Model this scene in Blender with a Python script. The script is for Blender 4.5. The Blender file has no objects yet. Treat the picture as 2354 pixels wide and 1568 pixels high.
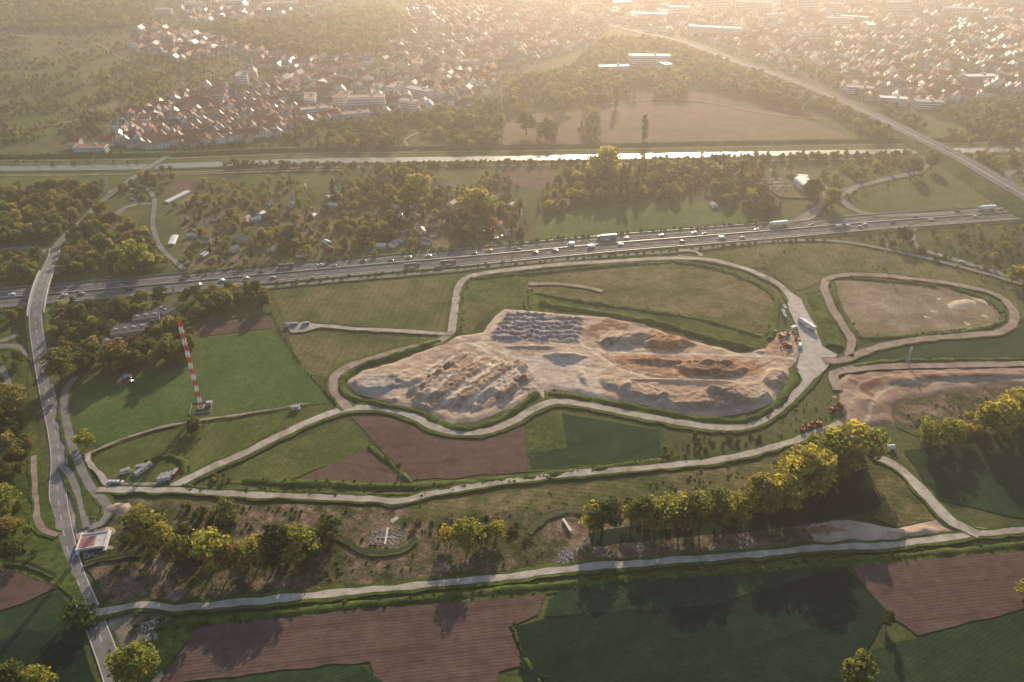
import bpy, math, random, time
import numpy as np
from mathutils import Vector, noise
T0=time.time()
random.seed(7); rng=np.random.RandomState(5)
rad=math.radians
scene=bpy.context.scene
# ------------------------------------------------------------------ survey
H=290.0; PITCH=rad(32); F=2354*28/36.0
SP,CP=math.sin(PITCH),math.cos(PITCH)
def G(u,v,z=0.0):
    """survey coordinates -> metres on the horizontal plane at height z"""
    x=(u-1177)/F; y=-(v-784)/F
    t=(H-z)/(SP-y*CP)
    return (x*t,(CP+y*SP)*t)
def height_of(u,vb,vt):
    X,Y=G(u,vb); y=-(vt-784)/F
    return H-Y*(SP-y*CP)/(CP+y*SP)
# ------------------------------------------------------------------ materials
MATS={}
def new_mat(name):
    m=bpy.data.materials.new(name); m.use_nodes=True
    nt=m.node_tree; nt.nodes.clear()
    out=nt.nodes.new('ShaderNodeOutputMaterial')
    b=nt.nodes.new('ShaderNodeBsdfPrincipled')
    nt.links.new(b.outputs[0],out.inputs[0])
    b.inputs['Specular IOR Level'].default_value=0.25
    return m,nt,b,out
def N(nt,t,**k):
    n=nt.nodes.new(t)
    for a,v in k.items(): setattr(n,a,v)
    return n
def pos(nt):
    return N(nt,'ShaderNodeNewGeometry').outputs['Position']
def noise_n(nt,vec,scale,detail=4,rough=.55):
    n=N(nt,'ShaderNodeTexNoise'); n.inputs['Scale'].default_value=scale
    n.inputs['Detail'].default_value=detail; n.inputs['Roughness'].default_value=rough
    nt.links.new(vec,n.inputs['Vector']); return n.outputs[0]
def ramp(nt,fac,stops):
    r=N(nt,'ShaderNodeValToRGB'); e=r.color_ramp.elements
    while len(e)<len(stops): e.new(0.5)
    for i,(p,c) in enumerate(stops):
        e[i].position=p; e[i].color=(c[0],c[1],c[2],1) if not isinstance(c,(int,float)) else (c,c,c,1)
    nt.links.new(fac,r.inputs[0]); return r.outputs[0]
def mix(nt,a,b,fac,mode='MIX'):
    m=N(nt,'ShaderNodeMix',data_type='RGBA',blend_type=mode)
    if isinstance(fac,(int,float)): m.inputs[0].default_value=fac
    else: nt.links.new(fac,m.inputs[0])
    for s,i in ((a,6),(b,7)):
        if isinstance(s,tuple): m.inputs[i].default_value=(s[0],s[1],s[2],1)
        else: nt.links.new(s,m.inputs[i])
    return m.outputs[2]
def bump(nt,b,h,strength=.5,dist=1.0):
    n=N(nt,'ShaderNodeBump'); n.inputs['Strength'].default_value=strength; n.inputs['Distance'].default_value=dist
    nt.links.new(h,n.inputs['Height']); nt.links.new(n.outputs[0],b.inputs['Normal'])
def plain(name,c,rough=.7,metal=0,var=.15,vs=.6,spec=.25):
    if name in MATS: return MATS[name]
    m,nt,b,o=new_mat(name)
    f=noise_n(nt,pos(nt),vs,3)
    lo=tuple(x*(1-var) for x in c); hi=tuple(min(1,x*(1+var)) for x in c)
    nt.links.new(ramp(nt,f,[(.3,lo),(.7,hi)]),b.inputs['Base Color'])
    b.inputs['Roughness'].default_value=rough; b.inputs['Metallic'].default_value=metal; b.inputs['Specular IOR Level'].default_value=spec
    MATS[name]=m; return m
def ground_mat(name,cols,s1=.01,s2=.08,s3=.6,stripe=None,sdir=0,scon=.25,bs=.5,fine=.35,K=1.3,tram=0,mid=.14):
    """natural surface: several scales of mottling plus optional tractor rows"""
    cols=[tuple(x*K for x in c) for c in cols]
    m,nt,b,o=new_mat(name); p=pos(nt)
    n1=noise_n(nt,p,s1,4,.6); n2=noise_n(nt,p,s2,6,.7); n3=noise_n(nt,p,s3,4,.7); n4=noise_n(nt,p,.22,3,.6)
    a=N(nt,'ShaderNodeMath',operation='MULTIPLY_ADD'); nt.links.new(n2,a.inputs[0]); a.inputs[1].default_value=.55
    mm=N(nt,'ShaderNodeMath',operation='MULTIPLY'); nt.links.new(n1,mm.inputs[0]); mm.inputs[1].default_value=.45
    nt.links.new(mm.outputs[0],a.inputs[2])
    k=len(cols)
    c=ramp(nt,a.outputs[0],[(.39+.22*i/(k-1),cols[i]) for i in range(k)])
    c=mix(nt,c,ramp(nt,n3,[(.3,1-fine),(.7,1+fine)]),1.0,'MULTIPLY')
    c=mix(nt,c,ramp(nt,n4,[(.35,1-mid),(.65,1+mid)]),1.0,'MULTIPLY')
    hh=n3
    if stripe:
        mp=N(nt,'ShaderNodeMapping'); mp.inputs['Rotation'].default_value=(0,0,-sdir)
        nt.links.new(p,mp.inputs['Vector'])
        L=[(stripe,scon,2.5)]
        if tram: L.append((tram,.14,.6))
        for spacing,con,ds in L:
            w=N(nt,'ShaderNodeTexWave',bands_direction='Y'); w.inputs['Scale'].default_value=0.314/spacing
            w.inputs['Distortion'].default_value=ds; w.inputs['Detail'].default_value=3; w.inputs['Detail Scale'].default_value=.3
            nt.links.new(mp.outputs[0],w.inputs['Vector'])
            st=[(0,1-con),(1,1+con*.4)] if spacing==stripe else [(0,1-con),(.10,1),(1,1)]
            c=mix(nt,c,ramp(nt,w.outputs['Fac'],st),1.0,'MULTIPLY')
            if spacing==stripe:
                ad=N(nt,'ShaderNodeMath',operation='ADD'); ml=N(nt,'ShaderNodeMath',operation='MULTIPLY'); ml.inputs[1].default_value=.2
                nt.links.new(w.outputs['Fac'],ml.inputs[0]); nt.links.new(ml.outputs[0],ad.inputs[0]); nt.links.new(n3,ad.inputs[1]); hh=ad.outputs[0]
    nt.links.new(c,b.inputs['Base Color']); b.inputs['Roughness'].default_value=.95
    b.inputs['Specular IOR Level'].default_value=.03
    bump(nt,b,hh,bs,.5); MATS[name]=m; return m
def leaf_mat(name,stops,trans=.4):
    m,nt,b,o=new_mat(name)
    oi=N(nt,'ShaderNodeObjectInfo'); tc=N(nt,'ShaderNodeTexCoord')
    c=ramp(nt,oi.outputs['Random'],stops)
    n=noise_n(nt,tc.outputs['Object'],.9,3)
    c=mix(nt,c,ramp(nt,n,[(.3,.6),(.7,1.45)]),1.0,'MULTIPLY')
    nt.links.new(c,b.inputs['Base Color']); b.inputs['Roughness'].default_value=.7; b.inputs['Specular IOR Level'].default_value=.1
    t=N(nt,'ShaderNodeBsdfTranslucent'); c2=mix(nt,c,(1.9,1.75,.9),1.0,'MULTIPLY'); nt.links.new(c2,t.inputs[0])
    ms=N(nt,'ShaderNodeMixShader'); ms.inputs[0].default_value=trans
    nt.links.new(b.outputs[0],ms.inputs[1]); nt.links.new(t.outputs[0],ms.inputs[2]); nt.links.new(ms.outputs[0],o.inputs[0])
    MATS[name]=m; return m
bark=plain('bark',(.09,.065,.045),.9)
leafG=leaf_mat('leaves_green',[(0,(.05,.075,.03)),(.25,(.075,.105,.035)),(.5,(.12,.14,.04)),(.72,(.20,.20,.055)),(.88,(.26,.22,.075)),(1,(.15,.09,.06))],.45)
leafY=leaf_mat('leaves_spring',[(0,(.17,.20,.05)),(.5,(.26,.26,.065)),(1,(.34,.30,.085))],.5)
leafP=leaf_mat('leaves_poplar',[(0,(.10,.13,.035)),(1,(.18,.19,.045))],.45)
leafC=leaf_mat('needles',[(0,(.03,.05,.025)),(1,(.07,.06,.04))],.15)
leafB=leaf_mat('leaves_bush',[(0,(.05,.085,.025)),(.6,(.10,.13,.038)),(1,(.17,.165,.06))],.4)

M_base=ground_mat('meadow_ground',[(.035,.05,.02),(.06,.075,.027),(.085,.092,.036),(.11,.10,.05)],.006,.04,.5)
M_town=ground_mat('town_ground',[(.055,.065,.03),(.09,.095,.05),(.17,.15,.12)],.02,.08,.5)
M_grass=ground_mat('grass',[(.05,.072,.022),(.075,.096,.028),(.11,.12,.04)],.012,.06,.7,5,rad(70),.06,.4)
M_grassB=ground_mat('bright_grass',[(.045,.08,.024),(.065,.102,.03),(.095,.122,.04)],.012,.05,.8,4,rad(78),.05,.4,fine=.28)
M_grassS=ground_mat('mown_meadow',[(.05,.063,.022),(.08,.087,.032),(.12,.112,.05),(.15,.125,.07)],.015,.05,.8,4.5,rad(84),.12,.4)
M_rough=ground_mat('rough_grass',[(.03,.052,.015),(.06,.088,.022),(.10,.125,.034)],.03,.25,1.2,bs=1.0,fine=.5)
M_crop=ground_mat('crop',[(.013,.032,.020),(.018,.041,.025),(.026,.052,.030)],.01,.06,.8,1.6,rad(20),.10,.4,fine=.25,K=.85,tram=24)
M_cropL=ground_mat('young_crop',[(.024,.052,.028),(.033,.067,.034),(.048,.083,.041)],.01,.06,.8,1.8,rad(28),.10,.4,fine=.25,K=.9,tram=21)
M_plough=ground_mat('ploughed_soil',[(.095,.062,.053),(.115,.076,.064),(.135,.09,.075)],.01,.06,1.2,1.7,rad(8),.07,.4,fine=.14,K=1.15,tram=17)
M_ploughB=ground_mat('ploughed_soil_angled',[(.10,.065,.053),(.125,.082,.066),(.145,.097,.077)],.01,.06,1.2,1.9,rad(-14),.08,.4,fine=.14,K=1.15,tram=19)
M_fallow=ground_mat('fallow_field',[(.12,.08,.056),(.14,.097,.067),(.165,.115,.08)],.01,.04,.5,3,rad(0),.05,.3,fine=.1,mid=.06)
M_scrub=ground_mat('scrub_earth',[(.035,.048,.018),(.06,.063,.028),(.14,.10,.067),(.25,.185,.135)],.02,.10,.9,bs=1.2,fine=.5,mid=.25)
M_dryg=ground_mat('dry_grass',[(.05,.062,.024),(.085,.086,.034),(.13,.112,.052),(.18,.14,.09)],.02,.07,.9,3.3,rad(-10),.05,.6,fine=.4,mid=.2)
M_sandy=ground_mat('sandy_grass',[(.14,.125,.065),(.20,.16,.10),(.27,.21,.145),(.33,.265,.195)],.012,.05,.8,3.5,rad(-12),.08,.5,fine=.25,K=1.1)
M_dirt=ground_mat('bare_earth',[(.22,.17,.135),(.29,.23,.19),(.36,.30,.25)],.03,.15,1.0,bs=.8,fine=.2)
M_track=ground_mat('gravel_road_surface',[(.28,.23,.185),(.37,.32,.27),(.45,.40,.345)],.03,.12,1.0,bs=.2,fine=.15,K=1.2)
M_conc=ground_mat('concrete_road_surface',[(.37,.33,.285),(.42,.38,.335),(.46,.42,.375)],.02,.1,.8,bs=.15,fine=.08,K=1.2)
M_redt=ground_mat('sandy_track_surface',[(.23,.175,.14),(.29,.225,.18),(.35,.28,.23)],.03,.12,1.0,bs=.3,fine=.18,K=1.15)
M_asph=ground_mat('asphalt',[(.09,.086,.083),(.11,.106,.102),(.13,.123,.118)],.01,.05,.6,bs=.1,fine=.08)
M_asphL=ground_mat('worn_asphalt',[(.15,.142,.135),(.18,.17,.162),(.21,.20,.187)],.02,.08,.6,bs=.1,fine=.08)
M_street=ground_mat('street_asphalt',[(.13,.12,.11),(.17,.155,.14),(.21,.19,.17)],.02,.08,.6,bs=.1,fine=.08)
M_white=plain('white_paint',(.75,.75,.73),.6,var=.05)
M_metal=plain('galvanised_steel',(.42,.43,.44),.5,.6)
M_wallW=plain('render_white',(.78,.74,.68),.85,var=.06,vs=.3)
M_wallC=plain('render_cream',(.64,.55,.42),.85,var=.06,vs=.3)
M_wallG=plain('render_grey',(.42,.41,.39),.85,var=.06,vs=.3)
M_win=plain('window_glass',(.03,.035,.045),.15,var=.1)
M_roofs=[plain('roof_tile_red',(.33,.105,.06),.8,var=.25,vs=1.2,spec=.15),plain('roof_tile_brown',(.21,.10,.07),.65,var=.25,vs=1.2,spec=.25),plain('roof_tile_grey',(.17,.155,.15),.45,var=.2,vs=1.2,spec=.3),plain('roof_tile_clay',(.38,.18,.105),.8,var=.25,vs=1.2,spec=.1)]
M_flat=plain('flat_roof',(.36,.34,.32),.8,var=.15,vs=.3,spec=.1)
M_flatW=plain('white_roof',(.68,.66,.63),.6,var=.08,vs=.3)
M_red=plain('red_paint',(.55,.085,.035),.5,var=.08)
M_black=plain('rubber_and_pipe_shade',(.02,.02,.02),.8)
M_rock=plain('broken_rock',(.42,.41,.40),.85,var=.3,vs=.8)
M_bit=plain('bitumen_roof',(.12,.11,.115),.95,spec=.05)
def water():
    m,nt,b,o=new_mat('river_water'); b.inputs['Base Color'].default_value=(.12,.12,.10,1)
    b.inputs['Roughness'].default_value=.25; b.inputs['Specular IOR Level'].default_value=.5
    bump(nt,b,noise_n(nt,pos(nt),.8,4),.7,.3); return m
M_water=water()
# ------------------------------------------------------------------ mesh tools
def link(o): scene.collection.objects.link(o); return o
def obj(name,mesh,loc=(0,0,0),rz=0,s=1,parent=None):
    o=bpy.data.objects.new(name,mesh); o.location=loc if len(loc)==3 else (loc[0],loc[1],0); o.rotation_euler=(0,0,rz)
    o.scale=(s,s,s) if isinstance(s,(int,float)) else s
    link(o)
    if parent: o.parent=parent
    return o
class MB:
    def __init__(s): s.v=[];s.f=[];s.m=[];s.mats=[]
    def mi(s,mat):
        if mat not in s.mats: s.mats.append(mat)
        return s.mats.index(mat)
    def poly(s,pts,mat):
        n=len(s.v); s.v+=[tuple(p) for p in pts]; s.f.append(tuple(range(n,n+len(pts)))); s.m.append(s.mi(mat))
    def box(s,c,d,mat,rz=0,top=None):
        cx,cy,cz=c; hx,hy,hz=d[0]/2,d[1]/2,d[2]/2; t=top or (1,1); ca,sa=math.cos(rz),math.sin(rz)
        P=[]
        for z,k in ((-hz,(1,1)),(hz,t)):
            for x,y in ((-hx,-hy),(hx,-hy),(hx,hy),(-hx,hy)):
                x*=k[0]; y*=k[1]; P.append((cx+x*ca-y*sa,cy+x*sa+y*ca,cz+z))
        n=len(s.v); s.v+=P; k=s.mi(mat)
        for f in ((3,2,1,0),(4,5,6,7),(0,1,5,4),(1,2,6,5),(2,3,7,6),(3,0,4,7)):
            s.f.append(tuple(n+i for i in f)); s.m.append(k)
    def tube(s,a,b,r1,r2,mat,n=6):
        a=Vector(a);b=Vector(b);d=(b-a).normalized()
        u=d.orthogonal().normalized(); w=d.cross(u); k=len(s.v)
        for p,r in ((a,r1),(b,r2)):
            for i in range(n):
                t=2*math.pi*i/n; s.v.append(tuple(p+u*(r*math.cos(t))+w*(r*math.sin(t))))
        mi=s.mi(mat)
        for i in range(n):
            j=(i+1)%n; s.f.append((k+i,k+j,k+n+j,k+n+i)); s.m.append(mi)
        s.f.append(tuple(k+i for i in range(n))[::-1]); s.m.append(mi)
        s.f.append(tuple(k+n+i for i in range(n))); s.m.append(mi)
    def mesh(s,name,smooth=False):
        me=bpy.data.meshes.new(name); me.from_pydata(s.v,[],s.f)
        for m in s.mats: me.materials.append(m)
        me.polygons.foreach_set('material_index',s.m)
        if smooth: me.polygons.foreach_set('use_smooth',[True]*len(s.f))
        me.update(); return me
# occupancy map (2 m cells) so vegetation and houses keep off roads
OX,OY,RES=-1500,0,2.0
occ=np.zeros((1500,1500),bool)
def stamp(x,y,r):
    i0=int((x-r-OX)/RES);i1=int((x+r-OX)/RES)+1;j0=int((y-r-OY)/RES);j1=int((y+r-OY)/RES)+1
    occ[max(0,j0):max(0,j1),max(0,i0):max(0,i1)]=True
def taken(x,y):
    i=int((x-OX)/RES);j=int((y-OY)/RES)
    if i<0 or j<0 or i>=1500 or j>=1500: return False
    return occ[j,i]
ZL=[0.03]
def nz():
    ZL[0]+=0.008; return ZL[0]
def smooth_path(pts,step=4.0,closed=False):
    P=[Vector(p) for p in pts]
    if len(P)==2: P=[P[0],(P[0]+P[1])/2,P[1]]
    out=[]; n=len(P)
    rngi=range(n if closed else n-1)
    for i in rngi:
        p1=P[i]; p2=P[(i+1)%n]
        p0=P[i-1] if (i>0 or closed) else p1*2-p2
        p3=P[(i+2)%n] if (i+2<n or closed) else p2*2-p1
        k=max(1,int((p2-p1).length/step))
        for j in range(k):
            t=j/k
            out.append(.5*((2*p1)+(p2-p0)*t+(2*p0-5*p1+4*p2-p3)*t*t+(3*p1-p0-3*p2+p3)*t**3))
    out.append(P[0].copy() if closed else P[-1])
    return out
def wpath(px,step=4.0,closed=False):
    pts=[]
    for p in px:
        z=p[2] if len(p)>2 else 0
        x,y=G(p[0],p[1],z); pts.append((x,y,z))
    return smooth_path(pts,step,closed)
def normals(P):
    out=[]
    for i in range(len(P)):
        d=P[min(i+1,len(P)-1)]-P[max(i-1,0)]; d.z=0
        if d.length<1e-6: d=Vector((1,0,0))
        d.normalize(); out.append(Vector((-d.y,d.x,0)))
    return out
def sweep(name,P,profile,mats,z=None,wob=0,zn=0,st=None,parent=None,segs=None):
    if z is None: z=nz()
    Nn=normals(P); mb=MB(); k=len(profile)
    if not isinstance(mats,(list,tuple)): mats=[mats]*(k-1)
    for i,p in enumerate(P):
        for j,(o,dz) in enumerate(profile):
            w=noise.noise(Vector((p.x*.12,p.y*.12,j*7.3)))*wob
            q=p+Nn[i]*(o+w)
            h=dz*(1+zn*noise.noise(Vector((q.x*.15,q.y*.15,3)))) if dz>0 else dz
            mb.v.append((q.x,q.y,q.z+z+h))
    for i in range(len(P)-1):
        if segs and not segs(i): continue
        for j in range(k-1):
            mb.f.append((i*k+j+1,i*k+j,(i+1)*k+j,(i+1)*k+j+1)); mb.m.append(mb.mi(mats[j]))
    if st is None: st=abs(profile[-1][0]-profile[0][0])/2
    if st:
        for p in P: stamp(p.x,p.y,st+1.5)
    return obj(name,mb.mesh(name,smooth=(k>2 and zn>0)),parent=parent)
def road(name,px,w,mat,verge=None,step=4,wob=None,closed=False):
    P=wpath(px,step,closed)
    if wob is None: wob=.25 if mat in (M_asph,M_asphL) else 1.1
    if verge: sweep('road_verge',P,[(-w/2-verge,0),(w/2+verge,0)],M_rough,wob=2.2,st=0)
    sweep(name,P,[(-w/2,0),(w/2,0)],mat,wob=wob)
    return P
def offset(P,o):
    Nn=normals(P); return [p+n*o for p,n in zip(P,Nn)]
def line(P,o,w=.3,dash=None,name='road_marking',parent=None):
    Q=offset(P,o)
    sweep(name,Q,[(-w/2,0),(w/2,0)],M_white,st=0,parent=parent,segs=(lambda i:(i%dash[1])<dash[0]) if dash else None)
def jit_poly(pts,step=6,amp=.9):
    out=[]; n=len(pts)
    for i in range(n):
        a=Vector(pts[i]+(0,)); b=Vector(pts[(i+1)%n]+(0,)); k=max(1,int((b-a).length/step))
        for j in range(k):
            p=a.lerp(b,j/k); nn=noise.noise_vector(Vector((p.x*.09,p.y*.09,1)))
            out.append((p.x+nn.x*amp*1.6,p.y+nn.y*amp*1.6))
    return out
def field(name,px,mat,amp=.9):
    P=jit_poly([G(*p) for p in px],6,amp); z=nz()
    mb=MB(); mb.poly([(x,y,z) for x,y in P],mat)
    o=obj(name,mb.mesh(name))
    if o.data.polygons[0].normal.z<0: o.data.flip_normals()
    return o
def inpoly(x,y,P):
    c=np.zeros(np.shape(x),bool); n=len(P); j=n-1
    for i in range(n):
        xi,yi=P[i]; xj,yj=P[j]
        if yi!=yj:
            c^=((yi>y)!=(yj>y))&(x<(xj-xi)*(y-yi)/(yj-yi)+xi)
        j=i
    return c
def pdist(x,y,P,closed=True):
    d=np.full(np.shape(x),1e9); n=len(P)
    for i in range(n if closed else n-1):
        ax,ay=P[i][:2]; bx,by=P[(i+1)%n][:2]; dx,dy=bx-ax,by-ay
        t=np.clip(((x-ax)*dx+(y-ay)*dy)/(dx*dx+dy*dy+1e-9),0,1)
        d=np.minimum(d,np.hypot(x-ax-t*dx,y-ay-t*dy))
    return d
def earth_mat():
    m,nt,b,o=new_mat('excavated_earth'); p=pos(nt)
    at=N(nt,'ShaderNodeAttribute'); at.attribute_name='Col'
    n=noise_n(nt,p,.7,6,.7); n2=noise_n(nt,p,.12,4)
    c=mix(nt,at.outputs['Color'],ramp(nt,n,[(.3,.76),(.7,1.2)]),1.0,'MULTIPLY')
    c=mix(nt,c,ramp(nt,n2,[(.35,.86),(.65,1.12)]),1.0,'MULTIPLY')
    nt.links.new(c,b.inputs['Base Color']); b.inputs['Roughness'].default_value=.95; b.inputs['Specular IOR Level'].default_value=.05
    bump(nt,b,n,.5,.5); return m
M_earth=earth_mat()
def terrain(name,px,base,zones=(),mounds=(),paths=(),step=1.1,rough=.5,slope=.25,cap=.8,func=None):
    P=[G(*p) for p in px]; xs=[p[0] for p in P]; ys=[p[1] for p in P]
    X=np.arange(min(xs)-4,max(xs)+4,step); Y=np.arange(min(ys)-4,max(ys)+4,step)
    gx,gy=np.meshgrid(X,Y)
    def nf(s,z): return np.array([noise.noise(Vector((x*s,y*s,z)))for x,y in zip(gx.ravel(),gy.ravel())]).reshape(gx.shape)
    wn=nf(.11,5.); w2=nf(.37,9.); big=nf(.035,2.)
    sd=np.where(inpoly(gx,gy,P),1,-1)*pdist(gx,gy,P)+wn*1.5
    z=np.clip(sd*slope,-1.5,cap)
    wt=np.clip(sd/5,0,1)
    z+=wt*rough*(wn*.9+w2*.35)
    for (u,v,rx,ry,ang,h,pw) in mounds:
        cx,cy=G(u,v); a=rad(ang); dx,dy=gx-cx,gy-cy
        lx=(dx*math.cos(a)+dy*math.sin(a))/rx; ly=(-dx*math.sin(a)+dy*math.cos(a))/ry
        r=np.sqrt(lx*lx+ly*ly)*(1+.45*wn+.16*w2)
        z=z+wt*h*np.clip((1-r)*pw,0,1)*(1+.15*w2)
    col=np.zeros(gx.shape+(3,)); t=np.clip(.5+1.1*big+.5*wn,0,1)[...,None]
    col[:]=np.array(base[0])*(1-t)+np.array(base[1])*t
    for (zp,c,soft) in zones:
        Q=[G(*p) for p in zp]
        s=np.where(inpoly(gx,gy,Q),1,-1)*pdist(gx,gy,Q)+wn*5+w2*2
        k=np.clip(s/(soft*.4)+.3,0,1)[...,None]; col=col*(1-k)+np.array(c)*k
    for (pp,wd,c) in paths:
        Q=[tuple(p)[:2] for p in wpath(pp,8)]
        d=pdist(gx,gy,Q,False)
        k=np.clip((wd/2-d+w2)/1.2,0,1)[...,None]*.85; col=col*(1-k)+np.array(c)*k
        z-=np.clip((wd/2-d)/2,0,1)*.25
    if func: z,col=func(gx,gy,z,col,wn,w2,wt)
    keep=sd>-4
    idx=-np.ones(gx.shape,int); idx[keep]=np.arange(keep.sum())
    V=np.stack([gx[keep],gy[keep],z[keep]],1)
    a=idx[:-1,:-1];b=idx[:-1,1:];c=idx[1:,1:];d=idx[1:,:-1]
    ok=(a>=0)&(b>=0)&(c>=0)&(d>=0)
    Fc=np.stack([a[ok],b[ok],c[ok],d[ok]],1)
    me=bpy.data.meshes.new(name); me.from_pydata(V.tolist(),[],Fc.tolist())
    ca=me.color_attributes.new('Col','FLOAT_COLOR','POINT')
    C=np.ones((len(V),4)); C[:,:3]=np.clip(col[keep]*1.12,0,1); ca.data.foreach_set('color',C.ravel())
    me.materials.append(M_earth); me.polygons.foreach_set('use_smooth',[True]*len(Fc)); me.update()
    return obj(name,me)
# ------------------------------------------------------------------ ground
mb=MB(); mb.poly([(-9000,-3000,0),(9000,-3000,0),(9000,14000,0),(-9000,14000,0)],M_base); obj('ground',mb.mesh('ground'))
field('town_ground',[(150,340),(300,240),(420,140),(330,60),(380,-40),(1240,-40),(1380,60),(1180,190),(1150,260),(900,265),(640,320)],M_town)
field('town_ground',[(1350,-40),(2600,-40),(2600,260),(2150,255),(1880,190),(1560,85),(1420,40)],M_town)
field('fallow_field',[(1150,345),(1165,272),(1330,245),(1345,345)],M_fallow)
field('fallow_field',[(1375,345),(1360,245),(1480,233),(1700,243),(1850,272),(1965,322),(1900,333),(1600,343)],M_fallow)
field('fallow_field',[(1470,228),(1490,203),(1640,212),(1760,240),(1870,262),(1870,274),(1700,240)],M_ploughB)
field('meadow',[(1690,330),(1980,325),(2120,350),(2120,352),(1500,352)],M_dryg)
field('meadow',[(2090,265),(2200,262),(2250,300),(2140,318),(2110,300)],M_grass)
field('meadow',[(0,80),(300,75),(420,180),(230,270),(0,320)],M_dryg)
field('meadow',[(0,330),(0,130),(190,160),(200,260),(100,330)],M_grass)
field('river_embankment',[(-300,352),(520,347),(2000,330),(2700,322),(2700,352),(2000,352),(520,376),(330,402),(330,430),(-300,440)],M_grass,.3)
field('grass_field',[(555,402),(770,398),(765,430),(575,452)],M_grass)
field('ploughed_field',[(1155,392),(1270,388),(1290,415),(1240,435),(1150,425)],M_ploughB)
field('ploughed_field',[(365,430),(430,412),(445,440),(390,470),(365,465)],M_ploughB)
field('ploughed_field',[(375,560),(440,556),(470,600),(420,612),(385,600)],M_ploughB)
field('grass_field',[(400,450),(520,420),(560,455),(420,500)],M_dryg)
field('allotment_gardens',[(400,500),(1150,440),(1200,560),(430,625)],M_dryg)
field('meadow',[(480,500),(560,470),(590,540),(510,560)],M_grassS)
field('grass_field',[(1235,503),(1330,480),(1480,462),(1640,470),(1720,485),(1742,512),(1500,530),(1235,554)],M_grassB)
field('grass_field',[(1960,450),(2040,420),(2150,405),(2250,425),(2300,470),(2150,488),(2010,488)],M_grass)
field('grass_field',[(1850,500),(1945,465),(1985,496),(1850,512)],M_grass)
field('mown_meadow',[(622,668),(1045,634),(1037,765),(900,757),(735,742),(660,745)],M_grassS)
field('grass_field',[(628,700),(700,860),(770,870),(850,825),(1020,776),(900,768),(720,768),(662,755)],M_grassS)
field('grass_field',[(450,780),(622,758),(765,925),(700,935),(420,975),(220,1030),(205,1000),(160,985),(155,900),(180,870),(430,840)],M_grassB)
field('ploughed_field',[(455,745),(620,727),(627,754),(462,774)],M_plough)
field('grass_field',[(225,1035),(420,980),(700,935),(790,942),(650,1000),(480,1078),(400,1108),(250,1110),(215,1070)],M_grass)
field('grass_field',[(520,1112),(570,1058),(800,962),(855,1030),(660,1106)],M_grass)
field('ploughed_field',[(670,1106),(848,1030),(938,1110)],M_ploughB)
field('ploughed_field',[(803,955),(870,957),(930,970),(1000,1002),(1070,1012),(1130,1005),(1203,978),(1214,1086),(945,1106)],M_plough)
field('grass_field',[(1206,975),(1290,945),(1450,975),(1520,988),(1528,1050),(1216,1087)],M_rough)
field('crop_field',[(1212,1042),(1305,1030),(1290,950),(1515,990),(1525,1050),(1222,1082)],M_cropL)
field('grass_field',[(1075,640),(1200,632),(1210,700),(1130,715),(1080,770),(1055,765),(1060,680)],M_dryg)
field('lush_grass_field',[(1080,645),(1190,640),(1208,655),(1200,708),(1120,700),(1068,690)],M_rough)
field('dry_meadow',[(1215,640),(1540,603),(1640,612),(1720,640),(1785,690),(1790,745),(1750,800),(1600,785),(1400,735),(1210,720)],M_dryg)
field('lush_grass_field',[(1215,668),(1330,692),(1480,712),(1620,735),(1765,775),(1740,808),(1600,780),(1480,745),(1400,730),(1212,718)],M_rough,1.5)
field('dry_meadow',[(1600,592),(1760,560),(1950,562),(2150,610),(2354,670),(2500,700),(2500,830),(2354,850),(2330,800),(2340,720),(2290,670),(2100,635),(1940,630),(1885,650),(1830,670),(1760,620)],M_grassS)
field('sandy_clearing',[(1915,645),(2100,650),(2180,665),(2290,710),(2300,740),(2200,758),(2000,778),(1975,772),(1940,720)],M_sandy)
field('crop_field',[(1900,832),(2050,800),(2330,770),(2354,730),(2500,730),(2500,840),(2354,832),(2100,848),(1900,870)],M_cropL)
field('crop_field',[(1930,850),(1990,838),(2400,828),(2400,838),(1960,858)],M_crop)
field('scrub_land',[(230,1150),(900,1168),(1400,1110),(1780,1060),(1990,1010),(2010,1090),(1850,1262),(1300,1300),(700,1365),(250,1395),(200,1300)],M_scrub,1.5)
field('dry_meadow',[(930,1160),(1600,1085),(1800,1060),(1900,1010),(1900,1080),(1700,1140),(1300,1170),(940,1190)],M_dryg,1.5)
field('crop_field',[(1350,1225),(1800,1160),(1990,1075),(2025,1160),(1990,1180),(1800,1215),(1360,1258)],M_crop)
field('crop_field',[(2075,1040),(2170,1020),(2500,960),(2500,1200),(2354,1195),(2160,1150)],M_cropL)
field('scrub_land',[(2045,945),(2080,920),(2300,885),(2354,890),(2354,960),(2110,1005),(2060,985)],M_scrub)
field('scrub_land',[(1990,1080),(2050,1060),(2120,1140),(2160,1190),(2060,1215),(2010,1190),(2030,1150)],M_dryg)
field('grass_strip',[(380,1430),(1300,1345),(1950,1285),(2500,1235),(2500,1270),(1955,1305),(1250,1370),(460,1440),(340,1580),(300,1700),(290,1500)],M_rough,1.2)
field('ploughed_field',[(365,1575),(455,1442),(850,1400),(1255,1368),(1238,1415),(1172,1440),(1200,1532),(1145,1545),(1130,1700),(900,1700),(850,1522),(400,1568)],M_plough)
field('crop_field',[(360,1580),(830,1528),(920,1600),(920,1760),(300,1760)],M_cropL)
field('crop_field',[(1180,1440),(1340,1412),(1640,1390),(1945,1308),(2045,1405),(1950,1568),(1900,1760),(1240,1760)],M_crop)
field('crop_field',[(1250,1420),(1262,1380),(1330,1340),(1700,1320),(1940,1305),(1640,1390)],M_cropL)
field('ploughed_field',[(1957,1305),(2100,1290),(2500,1255),(2500,1362),(2354,1400),(2110,1463),(2050,1420)],M_plough)
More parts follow.
